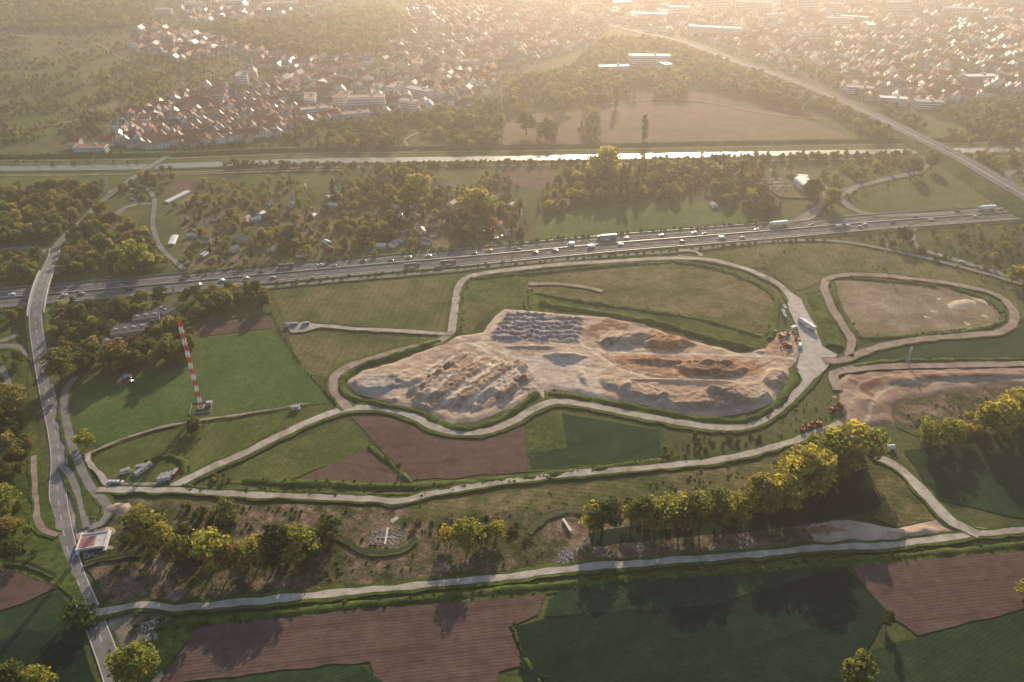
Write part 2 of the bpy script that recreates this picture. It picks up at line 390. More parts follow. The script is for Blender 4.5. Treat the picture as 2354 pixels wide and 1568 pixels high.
field('crop_field',[(1990,1500),(2060,1478),(2110,1468),(2354,1405),(2600,1350),(2600,1760),(1900,1760),(1960,1560)],M_cropL)
field('ploughed_field',[(-150,1290),(20,1310),(130,1352),(60,1385),(-150,1450)],M_plough)
field('crop_field',[(-150,1460),(140,1360),(170,1440),(190,1480),(-150,1520)],M_cropL)
field('crop_field',[(-150,1530),(60,1450),(190,1485),(230,1600),(250,1760),(-150,1760)],M_crop)
field('scrub_land',[(-150,700),(60,690),(60,830),(95,1050),(130,1230),(200,1400),(130,1350),(20,1310),(-150,1290)],M_rough)
field('woodland_floor',[(-150,440),(250,425),(400,420),(430,620),(100,665),(-150,690)],M_base)
field('woodland_floor',[(95,700),(240,665),(600,650),(628,720),(450,745),(450,840),(180,870),(150,900),(115,880)],M_base)
# ------------------------------------------------------------------ river
RP=wpath([(-500,392),(0,388),(330,384),(700,371),(1100,366),(1400,361),(1700,355),(2050,349),(2354,344),(2900,335)],12)
sweep('river_bank',RP,[(-12,0),(12,0)],M_rough)
sweep('river',RP,[(-7.5,0),(7.5,0)],M_water,wob=1.5)
sweep('embankment_path',offset(RP,24),[(-1.1,0),(1.1,0)],M_redt)
sweep('dyke',offset(RP,38),[(-7,0),(-2,2.5),(2,2.5),(7,0)],M_rough,zn=.2,st=0)
sweep('embankment_path',offset(RP,-22),[(-1.1,0),(1.1,0)],M_redt)
# ------------------------------------------------------------------ motorway
MP=wpath([(-700,745),(-300,715),(0,688),(180,673),(400,653),(600,634),(900,607),(1100,590),(1400,562),(1600,546),(1800,530),(2000,513),(2200,499),(2354,488),(2700,466)],6)
sweep('motorway_verge',MP,[(-21,0),(21,0)],M_rough,wob=1)
sweep('motorway',MP,[(-14.5,0),(14.5,0)],M_asph)
sweep('median_strip',MP,[(-1.6,0),(1.6,0)],M_rough,st=0)
for s in (-1,1):
    line(MP,s*2.3,.3); line(MP,s*11.2,.3)
    line(MP,s*5.8,.25,(1,3)); line(MP,s*14.1,.2)
sweep('guard_rail',offset(MP,0),[(-.15,0),(-.15,.8),(.15,.8),(.15,0)],M_metal,st=0)
sweep('guard_rail',offset(MP,16.2),[(-.1,0),(-.1,.8),(.1,.8),(.1,0)],M_metal,st=0)
sweep('guard_rail',offset(MP,-16.2),[(-.1,0),(-.1,.8),(.1,.8),(.1,0)],M_metal,st=0)
road('service_road',[(600,663),(760,648),(940,632),(1050,622),(1200,606),(1400,590),(1560,578),(1700,562),(1850,553),(1960,560),(2100,588),(2230,620),(2354,655),(2600,720)],4.0,M_asphL,1.5)
road('field_track',[(1560,590),(1610,592),(1600,580),(1560,576)],3.5,M_track)
road('slip_road',[(1760,527),(1820,512),(1870,485),(1910,455),(1960,432),(2050,410),(2110,395),(2130,375),(2122,352),(2090,330)],7,M_asphL,2)
road('slip_road',[(1965,432),(1942,450),(1950,475),(2000,494),(2080,496),(2200,490)],7,M_asphL,2)
road('slip_road',[(2400,395),(2330,395),(2315,410),(2340,430),(2400,450)],7,M_asphL,2)
road('slip_road',[(2354,505),(2200,512),(2110,520),(2095,540),(2110,570),(2190,597),(2300,630),(2450,680)],6,M_asphL,2)
TR=wpath([(1150,-40),(1250,0),(1350,38),(1450,68),(1560,92),(1690,140),(1840,192,1),(1990,258,3),(2110,315,6),(2200,360,7),(2290,412,8),(2400,475,9),(2520,545,7),(2700,640,2)],6)
sweep('trunk_road_embankment',TR,[(-26,-9),(-11,-.1),(11,-.1),(26,-9)],M_rough,z=0.0,st=11)
sweep('trunk_road',TR,[(-9,0),(9,0)],M_asph,z=.12)
for o_ in (-8.3,8.3,-.4,.4): sweep('road_marking',offset(TR,o_),[(-.15,0),(.15,0)],M_white,z=.15,st=0)
for o_ in (-9.6,9.6): sweep('guard_rail',offset(TR,o_),[(-.1,0),(-.1,.9),(.1,.9),(.1,0)],M_metal,z=.1,st=0)
LR=wpath([(300,1700),(268,1575),(240,1490),(205,1400),(168,1310),(146,1220),(133,1130),(136,1060),(128,990),(108,900),(93,820,1),(82,740,5),(86,690,7),(100,640,6.5),(122,592,3),(126,570,1)],4)
sweep('main_road_embankment',LR,[(-18,-7.4),(-6,-.1),(6,-.1),(18,-7.4)],M_rough,z=0.0,st=7,segs=lambda i:not(6.2<LR[i].z))
sweep('overpass_deck',LR,[(-5.6,-1.3),(-5.6,.9),(-5.2,.9),(-5.2,0),(5.2,0),(5.2,.9),(5.6,.9),(5.6,-1.3),(-5.6,-1.3)],plain('bridge_concrete',(.42,.41,.39),.8),z=.1,st=0,segs=lambda i:5.5<LR[i].z)
sweep('main_road',LR,[(-4.3,0),(4.3,0)],M_asphL,z=.30)
for o_ in (-3.9,3.9): sweep('road_marking',offset(LR,o_),[(-.12,0),(.12,0)],M_white,z=.315,st=0)
sweep('road_marking',LR,[(-.12,0),(.12,0)],M_white,z=.315,st=0,segs=lambda i:i%3==0)
road('main_road',[(126,575),(150,545),(190,510),(245,455),(300,415),(345,385),(385,360),(400,350)],7,M_asphL,2)
road('side_road',[(122,585),(90,575),(40,572),(-100,590)],6.5,M_asphL,2)
road('side_road',[(88,760),(55,765),(20,780),(-60,805)],5,M_asphL,2)
road('side_road',[(100,835),(60,810),(30,797),(-60,800)],5,M_asphL,2)
road('access_road',[(250,445),(290,425),(330,430),(355,460),(352,520),(370,570),(400,600),(425,622)],4,M_asphL,1)
road('access_road',[(260,500),(290,478),(330,470),(352,470)],6,M_street,0)
road('access_road',[(-40,840),(0,845),(20,880),(28,920)],3.5,M_asphL,1)
road('access_road',[(78,1050),(82,1130),(88,1195),(105,1222),(135,1232)],2.8,M_redt,1.5)
road('access_road',[(176,868),(152,900),(150,950),(165,1020),(188,1080),(212,1125),(245,1160),(250,1185),(235,1205),(205,1215)],4.4,M_asphL,1.5)
road('access_road',[(140,1075),(160,1090),(185,1150),(200,1215)],3.4,M_asphL,1.5)
field('traffic_island',[(185,1130),(205,1135),(228,1175),(222,1195),(200,1190)],M_rough,.3)
road('riverside_road',[(-100,362),(150,358),(300,352),(390,350),(420,345)],5,M_asphL,1)
loop=[(395,1122),(480,1080),(560,1045),(650,1000),(740,960),(800,942),(870,940),(940,955),(1000,985),(1060,997),(1120,993),(1180,970),(1240,936),(1285,925),(1350,933),(1450,953),(1560,973),(1650,985),(1715,982),(1770,958),(1820,915),(1862,870),(1888,832)]
road('haul_road',loop,5.2,M_track,2.5,wob=.6)
road('haul_road',[(1888,832),(1878,790),(1860,752),(1830,705),(1795,660),(1740,630),(1670,607),(1600,596),(1500,597),(1400,603),(1300,609),(1200,619),(1120,629),(1074,640),(1054,662),(1045,715),(1037,768)],5.4,M_track,2,wob=.6)
field('gravel_yard',[(1815,672),(1840,690),(1870,745),(1890,800),(1925,818),(1900,850),(1850,890),(1830,850),(1845,800),(1835,760),(1810,710)],M_conc)
road('haul_road',[(1037,768),(1010,786),(950,800),(880,820),(815,840),(775,862),(766,888),(780,918),(803,942)],6,M_redt,2)
road('haul_road',[(665,758),(720,750),(800,757),(900,762),(1000,768),(1040,770)],4.2,M_track,1)
field('gravel_yard',[(655,752),(700,742),(745,752),(700,766),(668,768)],M_track)
road('haul_road',[(1890,832),(1945,828),(2000,806),(2100,784),(2220,773),(2300,765),(2330,742),(2325,710),(2285,678),(2200,657),(2100,643),(2000,634),(1930,636),(1895,650),(1903,690),(1930,740),(1955,780),(1952,822)],5.6,M_redt,1)
road('gravel_road',[(225,1128),(400,1130),(550,1139),(700,1144),(850,1150),(920,1154),(1000,1136),(1150,1111),(1300,1093),(1500,1076),(1650,1060),(1780,1030),(1880,996),(1935,975)],4.2,M_track,1.5)
road('gravel_road',[(222,1412),(330,1392),(400,1401),(560,1388),(750,1368),(950,1350),(1150,1330),(1350,1307),(1550,1292),(1750,1276),(1900,1262),(2050,1256),(2200,1235),(2354,1220),(2600,1200)],3.8,M_track,2)
road('gravel_road',[(2250,1232),(2190,1205),(2150,1165),(2110,1120),(2060,1075),(2000,1045)],6,M_track,1.5)
road('gravel_road',[(1925,900),(1915,870),(1935,855),(2050,845),(2200,842),(2500,835)],6,M_redt,0)
road('field_path',[(205,1045),(300,1005),(420,975),(600,948),(710,930)],1.6,M_redt,.5)
road('field_path',[(202,1045),(200,1060),(235,1100),(250,1120)],3,M_track,.5)
road('field_path',[(1215,655),(1280,655),(1340,662),(1385,672)],4,M_redt)
road('field_path',[(1360,245),(1480,232),(1600,232),(1760,262),(1880,275)],3,M_redt)
road('field_path',[(350,405),(550,398),(780,392)],2.5,M_redt)
road('field_path',[(900,420),(1050,440),(1150,460)],2.5,M_redt)
road('field_path',[(960,350),(930,325),(975,305),(1040,300)],3,M_redt)
road('field_path',[(1890,455),(1870,500),(1800,515)],4,M_redt)
road('field_path',[(1890,470),(1895,430),(1850,405)],4,M_redt)
road('field_path',[(0,75),(60,85),(200,95),(290,140),(380,170),(430,200)],3,M_redt)
road('field_path',[(0,300),(120,290),(250,260)],2.5,M_redt)
# ------------------------------------------------------------------ excavation
def quarry_paint(gx,gy,z,col,wn,w2,wt):
    # benches cut by the loaders run down the left heap, side by side
    ax,ay=G(1125,815); bx,by=G(985,925); L=math.hypot(bx-ax,by-ay); tx,ty=(bx-ax)/L,(by-ay)/L
    al=(gx-ax)*tx+(gy-ay)*ty; pe=-(gx-ax)*ty+(gy-ay)*tx
    Q=[G(*p) for p in [(985,850),(1010,825),(1070,808),(1130,820),(1190,845),(1235,880),(1180,925),(1090,955),(980,930),(955,900)]]
    m=np.clip(np.where(inpoly(gx,gy,Q),1,-1)*pdist(gx,gy,Q)/4+.3+wn,0,1)
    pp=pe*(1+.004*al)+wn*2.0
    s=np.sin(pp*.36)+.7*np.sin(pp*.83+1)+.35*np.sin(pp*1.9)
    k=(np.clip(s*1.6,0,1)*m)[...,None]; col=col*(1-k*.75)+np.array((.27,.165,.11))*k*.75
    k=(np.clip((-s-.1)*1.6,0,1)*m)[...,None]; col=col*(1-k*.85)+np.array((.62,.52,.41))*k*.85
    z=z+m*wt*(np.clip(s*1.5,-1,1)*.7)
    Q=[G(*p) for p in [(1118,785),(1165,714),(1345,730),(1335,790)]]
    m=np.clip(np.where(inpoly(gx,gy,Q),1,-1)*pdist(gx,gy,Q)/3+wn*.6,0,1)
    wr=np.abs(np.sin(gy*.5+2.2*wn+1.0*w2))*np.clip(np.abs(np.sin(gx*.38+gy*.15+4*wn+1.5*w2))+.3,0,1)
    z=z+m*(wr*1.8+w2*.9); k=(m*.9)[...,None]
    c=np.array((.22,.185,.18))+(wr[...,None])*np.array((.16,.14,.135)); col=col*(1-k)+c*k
    s=np.sin(gy*.8+gx*.10+6*wn)+.5*np.sin(gx*.5-gy*.3+5*w2)
    k=(np.clip(s-.4,0,1)*.45*wt*(1-m))[...,None]; col=col*(1-k)+np.array((.62,.50,.38))*k
    k=(np.clip(-s-.5,0,1)*.5*wt*(1-m))[...,None]; col=col*(1-k)+np.array((.27,.17,.115))*k
    return z,col
BEI=((.40,.285,.205),(.51,.395,.295)); LT=(.60,.49,.38); RED=(.29,.155,.09); DRED=(.19,.10,.06); GRY=(.40,.35,.30)
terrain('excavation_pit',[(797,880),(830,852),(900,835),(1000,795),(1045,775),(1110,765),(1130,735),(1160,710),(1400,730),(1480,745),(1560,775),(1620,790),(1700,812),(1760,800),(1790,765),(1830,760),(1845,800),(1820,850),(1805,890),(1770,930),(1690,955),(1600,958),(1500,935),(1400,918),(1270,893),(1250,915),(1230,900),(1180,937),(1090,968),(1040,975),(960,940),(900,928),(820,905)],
 BEI,
 zones=[([(800,880),(840,860),(900,860),(930,900),(870,915)],GRY,6),
        ([(1340,760),(1400,735),(1510,755),(1500,775),(1380,800)],(.22,.13,.085),4),
        ([(1480,800),(1510,765),(1580,775),(1600,800),(1560,815),(1490,815)],(.38,.205,.10),4),
        ([(1390,820),(1500,815),(1620,830),(1740,830),(1770,850),(1700,870),(1560,870),(1430,850)],(.34,.185,.10),4),
        ([(1590,850),(1640,838),(1700,845),(1690,865),(1600,868)],DRED,4),
        ([(1180,820),(1340,815),(1390,870),(1380,915),(1270,895),(1210,860)],(.52,.425,.34),6),
        ([(1440,905),(1560,900),(1740,890),(1720,940),(1600,950)],(.36,.245,.18),6),
        ([(1400,755),(1510,752),(1500,765),(1420,790),(1380,790)],(.46,.36,.27),3),
        ([(1760,770),(1800,770),(1820,810),(1790,840),(1750,810)],(.38,.24,.165),5)],
 mounds=[(1085,885,40,21,20,3.6,5),(860,885,18,10,10,2.2,5),(965,865,20,10,25,1.8,4),(1440,783,22,5,10,4,2.2),(1535,790,16,7,0,3.8,2.5),(1295,822,16,5,0,3,1.6),
         (1640,852,24,7,-4,2.6,4),(1600,925,30,8,6,3.0,5),(1710,912,22,9,-10,3.6,5),(1480,905,16,8,-20,2.6,4),(1790,875,10,13,20,3.2,4),(1420,885,12,7,-30,2,3),(1560,835,44,3,-5,2,2),(1700,800,16,4,-20,2.5,2),(1600,880,40,2.2,-4,1.6,2),(1220,800,20,2.5,0,1.2,2),(1340,870,3,10,10,1.5,2)],
 paths=[([(1037,772),(1110,800),(1180,850),(1240,895),(1275,925)],5,LT),([(1060,790),(1200,785),(1330,795),(1420,810),(1600,815),(1760,820),(1830,825)],4,LT),
        ([(1340,790),(1400,830),(1480,865),(1600,885),(1720,880),(1800,840)],6,(.57,.43,.30)),([(1380,815),(1450,855),(1580,875),(1700,865),(1780,830)],2.5,(.19,.115,.08)),([(1370,800),(1440,845),(1560,868),(1680,860),(1760,830)],1.5,(.62,.48,.35)),([(1110,790),(1180,820),(1240,830),(1390,850)],3,LT),([(1480,895),(1600,905),(1740,895)],1.6,(.22,.14,.10))],
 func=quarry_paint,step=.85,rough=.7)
terrain('sand_clearing',[(2120,735),(2090,700),(2180,668),(2260,688),(2300,725),(2290,748),(2180,760)],((.38,.30,.21),(.56,.46,.35)),mounds=[(2210,700,14,6,20,1.2,1.5)],step=1.3,cap=.2,rough=.3)
terrain('sand_clearing',[(1960,770),(2010,745),(2090,728),(2160,742),(2050,772),(1985,785)],((.34,.27,.18),(.46,.375,.28)),step=1.4,cap=.12,rough=.15)
terrain('earth_cutting',[(1925,880),(1945,858),(2060,850),(2500,840),(2500,885),(2300,885),(2100,915),(2050,935),(2060,975),(1960,985),(1940,960)],((.24,.155,.115),(.36,.26,.20)),zones=[([(1960,880),(2020,875),(2010,920),(1975,905)],DRED,5),([(2060,860),(2354,850),(2500,850),(2500,862),(2100,875)],(.25,.145,.105),4)],mounds=[(2200,868,60,5,2,2,1.5),(2080,880,14,5,0,2,1.5),(2000,930,8,12,0,1.5,1.5)],
 paths=[([(1990,970),(2010,920),(2050,890),(2200,878),(2500,868)],4,(.46,.36,.28)),([(1950,960),(1965,900),(2010,870),(2200,856),(2500,850)],2.5,(.42,.32,.25)),([(1970,975),(1985,920),(2030,885)],1.5,(.2,.12,.09))],step=1.1,rough=.9)
terrain('spoil_heap',[(1850,1215),(1880,1195),(1950,1195),(2060,1215),(2170,1185),(2240,1210),(2300,1225),(2200,1245),(2000,1262),(1880,1258)],BEI,zones=[([(1870,1225),(1900,1212),(1930,1222),(1900,1245)],RED,3)],mounds=[(1900,1228,10,7,0,3,1.5),(2100,1222,16,5,0,2,1.5),(1960,1220,8,5,0,1.5,1.5)],step=1.0,rough=.5,cap=.3)
terrain('gravel_yard',[(230,1110),(235,1085),(290,1080),(340,1066),(390,1066),(412,1085),(410,1105),(330,1118)],((.36,.31,.26),(.46,.40,.34)),step=1.2,cap=.12,rough=.1)
terrain('construction_earthworks',[(150,1130),(230,1150),(330,1150),(300,1230),(270,1290),(200,1300),(170,1220)],((.27,.205,.15),(.42,.34,.27)),mounds=[(270,1170,8,5,0,1.6,1.4),(240,1225,6,4,0,1.2,1.4)],step=1.0,cap=.15,rough=.5)
terrain('construction_earthworks',[(815,1230),(850,1200),(880,1165),(930,1160),(930,1200),(945,1235),(920,1250),(850,1250)],((.33,.275,.225),(.46,.40,.34)),step=1.0,cap=.12,rough=.4)
terrain('construction_earthworks',[(1245,1215),(1310,1185),(1350,1210),(1330,1240),(1360,1270),(1330,1305),(1280,1300),(1290,1250)],((.27,.21,.165),(.42,.35,.285)),step=1.0,cap=.12,rough=.4)
terrain('bare_earth',[(1210,1000),(1290,945),(1305,1000),(1300,1030),(1215,1040)],((.13,.135,.06),(.36,.26,.185)),step=1.3,cap=.1,rough=.2)
terrain('bare_earth',[(560,1172),(700,1168),(760,1185),(720,1225),(600,1220)],((.11,.10,.05),(.30,.22,.16)),step=1.3,cap=.1,rough=.4)
terrain('bare_earth',[(280,1370),(450,1325),(800,1290),(1250,1268),(1300,1285),(950,1330),(600,1368),(320,1392)],((.09,.085,.045),(.28,.21,.155)),step=1.4,cap=.1,rough=.5)
terrain('bare_earth',[(1360,1275),(1500,1262),(1840,1240),(1850,1262),(1400,1298)],((.13,.105,.06),(.31,.235,.18)),step=1.4,cap=.1,rough=.4)
terrain('gravel_yard',[(250,1425),(330,1395),(400,1400),(370,1450),(375,1560),(340,1620),(300,1540),(270,1480)],((.15,.14,.09),(.34,.29,.24)),step=1.2,cap=.1,rough=.3)
for px in ([(780,1232),(805,1255),(850,1272),(920,1268),(960,1240)],[(1215,1230),(1250,1195),(1300,1180),(1350,1178)],[(195,1300),(260,1285),(330,1275)],[(20,1290),(70,1300),(130,1325)]):
    P=wpath(px,3); sweep('stream_bank',P,[(-2,0),(2,0)],M_rough,wob=2,st=0)
    sweep('stream',P,[(-.9,0),(.9,0)],plain('stream_water',(.03,.03,.025),.6,var=.1,spec=.1),wob=.7)
def berm(px,w,h,name='grass_berm',mat=None):
    P=wpath(px,3); sweep(name,P,[(-w/2,-.05),(-w*.3,h*.75),(0,h),(w*.3,h*.7),(w/2,-.05)],mat or M_rough,z=.05,wob=1.6,zn=1.1,st=0)
    return P
BER=[berm([(1010,785),(930,812),(840,840),(798,862),(785,885),(800,912),(860,930),(960,950),(1040,985),(1100,984),(1180,950),(1235,905)],6,1.8),
 berm([(1262,905),(1330,915),(1450,938),(1570,958),(1650,968),(1720,968),(1780,935),(1825,880),(1822,850)],7,1.8),
 berm([(1550,602),(1650,620),(1740,655),(1785,690),(1780,740),(1770,780)],6,1.6),
 berm([(1080,642),(1200,632),(1400,612),(1540,605)],5,1.2),
 berm([(1070,650),(1058,700),(1060,760)],4,1.0),
 berm([(1215,670),(1207,700),(1215,715)],3,1.2),
 berm([(1240,700),(1340,715),(1440,730),(1540,752),(1640,782),(1730,805)],8,2.0),
 berm([(1230,675),(1340,695),(1480,715),(1620,738),(1750,775)],5,1.4),
 berm([(1870,675),(1890,720),(1915,780),(1920,800)],13,2.2),
 berm([(1915,650),(1920,690),(1950,740),(1975,775),(2060,775),(2200,765),(2290,748),(2310,725)],5,1.4),
 berm([(1955,640),(2100,653),(2150,660)],5,1.4),berm([(2195,665),(2270,690),(2305,720)],5,1.4),
 berm([(360,1440),(800,1395),(1300,1345),(1950,1290),(2450,1245)],5,1.1),
 berm([(560,1105),(700,1112),(960,1118),(1220,1098),(1500,1062),(1560,1050)],6,1.1),
 berm([(410,1120),(560,1130),(700,1134),(940,1138),(1100,1108)],4,.9),
 berm([(850,1030),(900,1070),(945,1110)],4,1.0),
 berm([(340,1062),(380,1052),(420,1062),(425,1090)],5,1.6),
 berm([(1180,1440),(1200,1500),(1240,1568)],2.4,.5),
 berm([(1930,850),(2050,832),(2354,828)],5,1.3)]
# ------------------------------------------------------------------ trees
def clumps(kind,seed):
    r=random.Random(seed); L=[]
    if kind=='round':
        for i in range(18):
            a=r.uniform(0,6.28); e=r.uniform(-.6,1); rr=r.uniform(.35,1)
            L.append((3.1*rr*math.cos(a)*math.sqrt(max(.1,1-e*e*.7)),3.1*rr*math.sin(a)*math.sqrt(max(.1,1-e*e*.7)),5.3+e*3.0,r.uniform(1.1,1.8)))
        L.append((0,0,8.2,1.4))
    elif kind=='tall':
        for i in range(17):
            t=i/16; a=r.uniform(0,6.28); w=2.1*math.sin(math.pi*(.12+.8*t))
            L.append((w*math.cos(a)*.8,w*math.sin(a)*.8,2.2+6.8*t,r.uniform(.9,1.4)))
    elif kind=='poplar':
        for i in range(20):
            t=i/19; a=r.uniform(0,6.28); L.append((.5*math.cos(a),.5*math.sin(a),1.2+8.1*t,1.05*math.sin(math.pi*(.15+.78*t))*r.uniform(.8,1.2)+.12))
    elif kind=='bush':
        for i in range(8):
            a=r.uniform(0,6.28); rr=r.uniform(.2,3); L.append((rr*math.cos(a),rr*math.sin(a),r.uniform(1.5,4.5),r.uniform(1.6,2.6)))
    return L
def tree_mesh(name,kind,leaf,seed,nl=54,ls=.42):
    r=random.Random(seed*31+1); mb=MB()
    if kind!='bush': mb.tube((0,0,-.3),(r.uniform(-.2,.2),r.uniform(-.2,.2),5),.26,.13,bark,6)
    if kind=='conifer':
        mb.tube((0,0,4),(0,0,9.6),.12,.03,bark,5)
        for i in range(15):
            t=i/14; z=1.4+8.2*t; R=2.1*(1-t)**.85+.15; k=int(9+16*(1-t))
            for j in range(k):
                a=r.uniform(0,6.28); d=r.uniform(.35,1)*R; dz=-.35*d
                c=Vector((d*math.cos(a),d*math.sin(a),z+dz+r.uniform(-.2,.2))); o=Vector((math.cos(a),math.sin(a),-.35)).normalized(); s=Vector((-math.sin(a),math.cos(a),r.uniform(-.4,.4)))
                mb.poly([c-o*.5-s*.35,c-o*.2+s*.4,c+o*.6+s*.1,c+o*.4-s*.3],leaf)
        return mb.mesh(name)
    C=clumps(kind,seed)
    if kind!='bush':
        for c in C[::3]:
            z0=2+r.uniform(0,1.5); mb.tube((0,0,z0),(c[0]*.85,c[1]*.85,c[2]),.1,.03,bark,4)
    for (x,y,z,R) in C:
        for i in range(nl):
            d=Vector((r.gauss(0,1),r.gauss(0,1),r.gauss(0,1))).normalized(); q=Vector((x,y,z))+Vector((d.x,d.y,d.z*.8))*R*r.uniform(.45,1.08)
            n=(d+Vector((r.uniform(-.8,.8),r.uniform(-.8,.8),r.uniform(-.5,.9)))).normalized()
            u=n.orthogonal().normalized(); v=n.cross(u); a=r.uniform(0,6.28); u2=u*math.cos(a)+v*math.sin(a); v2=n.cross(u2); s=ls*r.uniform(.6,1.35)
            mb.poly([q-u2*s,q-v2*s*.7,q+u2*s,q+v2*s*.7],leaf)
    return mb.mesh(name)
TM={'R':[tree_mesh('broadleaf_tree_%d'%i,'round',leafG,i+1) for i in range(4)],
 'T':[tree_mesh('slender_tree_%d'%i,'tall',leafG,i+11,45) for i in range(2)],
 'Y':[tree_mesh('spring_tree_%d'%i,'round',leafY,i+21) for i in range(3)],
 'P':[tree_mesh('poplar_%d'%i,'poplar',leafP,i+31,60,.3) for i in range(2)],
 'C':[tree_mesh('conifer_%d'%i,'conifer',leafC,i+41) for i in range(2)],
 'B':[tree_mesh('bush_%d'%i,'bush',leafB,i+51,44,.6) for i in range(3)]}
NAMES={'R':'broadleaf_tree','T':'slender_tree','Y':'spring_green_tree','P':'poplar_tree','C':'conifer_tree','B':'bush'}
TREES=[]
for row in """320 632 550 Y;965 478 395 Y;940 490 425 Y;1395 415 332 Y;1415 250 195 P;1480 324 262 P;1428 440 375 P;1442 442 378 P;1465 436 376 P;1380 418 350 Y;1095 500 430 Y;1120 505 450 Y;668 560 515 R;145 880 800 R;270 840 782 R;225 830 790 R;338 1245 1165 R;382 1262 1205 Y;425 1290 1230 T;495 1312 1225 Y;540 1308 1250 R;600 1300 1240 Y;640 1292 1215 R;690 1285 1212 Y;722 1270 1225 R;470 1300 1240 R;575 1306 1248 Y;1030 1250 1212 Y;1078 1260 1195 Y;1108 1250 1210 R;1140 1240 1200 Y;1365 1215 1160 Y;1385 1218 1150 R;1450 1205 1165 Y;1482 1210 1145 R;1505 1216 1150 Y;1532 1215 1155 Y;1558 1214 1142 Y;1580 1216 1138 R;1605 1212 1140 Y;1640 1208 1130 R;1660 1200 1140 Y;1700 1192 1135 Y;1740 1180 1098 R;1768 1175 1110 Y;1795 1170 1090 Y;1840 1135 1025 Y;1815 1120 1040 Y;1885 1095 1000 Y;1905 1085 990 Y;1950 1075 975 Y;1975 1068 985 Y;2135 1022 965 Y;2180 1018 965 Y;2215 1010 975 Y;2290 1002 915 Y;2340 965 893 Y;2258 995 935 Y;2320 985 905 Y;2385 960 880 Y;2035 1442 1405 T;1952 1600 1500 T;320 1570 1490 Y;30 1585 1530 R;100 1590 1540 Y;35 1290 1245 R;2350 1385 1335 Y;200 1028 992 Y;445 992 960 B;1865 455 410 R;2075 560 520 R;2325 650 610 Y;2350 660 605 Y;30 960 880 R;385 770 735 C;395 830 775 R;770 470 410 C;1880 450 420 R;2140 390 350 R;1910 480 430 R;1700 420 370 C;2100 405 360 R;750 1230 1190 B;520 1195 1160 B;30 1235 1190 R;20 1170 1120 Y;185 1440 1400 B;1210 310 255 R;1255 320 270 R;1270 322 280 T;1300 250 205 R;1360 300 250 R;930 420 380 R""".split(';'):
    u,vb,vt,k=row.split(); TREES.append((float(u),float(vb),float(vt),k))
for (u,vb,vt,k) in TREES:
    x,y=G(u,vb); h=height_of(u,vb,vt); me=random.choice(TM[k]); s=h/(9.6 if k!='B' else 6)
    w=s*random.uniform(1.05,1.3) if k in 'RY' else s
    obj(NAMES[k],me,(x,y,0),random.uniform(0,6.28),(w,w*random.uniform(.9,1.1),s))
BK={}
def put(group,k,x,y,h):
    BK.setdefault((group,k),[]).append((x,y,h))
def area(P): return abs(sum(P[i][0]*P[(i+1)%len(P)][1]-P[(i+1)%len(P)][0]*P[i][1] for i in range(len(P))))/2
def wood(group,px,sp,h0,h1,kinds,clump=0,force=False):
    P=[G(*p) for p in px]; n=int(area(P)/sp**2); xs=[p[0] for p in P]; ys=[p[1] for p in P]
    bx=(max(xs)-min(xs))*(max(ys)-min(ys)); k=int(n*bx/max(area(P),1))
    X=rng.uniform(min(xs),max(xs),k); Y=rng.uniform(min(ys),max(ys),k); I=inpoly(X,Y,P)
    for x,y in zip(X[I],Y[I]):
        if not force and taken(x,y): continue
        c=noise.noise(Vector((x*.02,y*.02,7)))
        if clump and c<clump-.5+random.uniform(-.12,.12): continue
        t=random.random(); kk=random.choice(kinds)
        h=h0+(h1-h0)*t**1.3*(1 if c>0 else .8)
        if kk=='B': h=min(h,5)*.7
        put(group,kk,x,y,h)
def rowtrees(group,px,sp,h0,h1,kinds,wid=4):
    P=wpath(px,sp)
    for p in P:
        if random.random()<.12: continue
        put(group,random.choice(kinds),p.x+random.uniform(-wid,wid)/2,p.y+random.uniform(-wid,wid)/2,random.uniform(h0,h1))
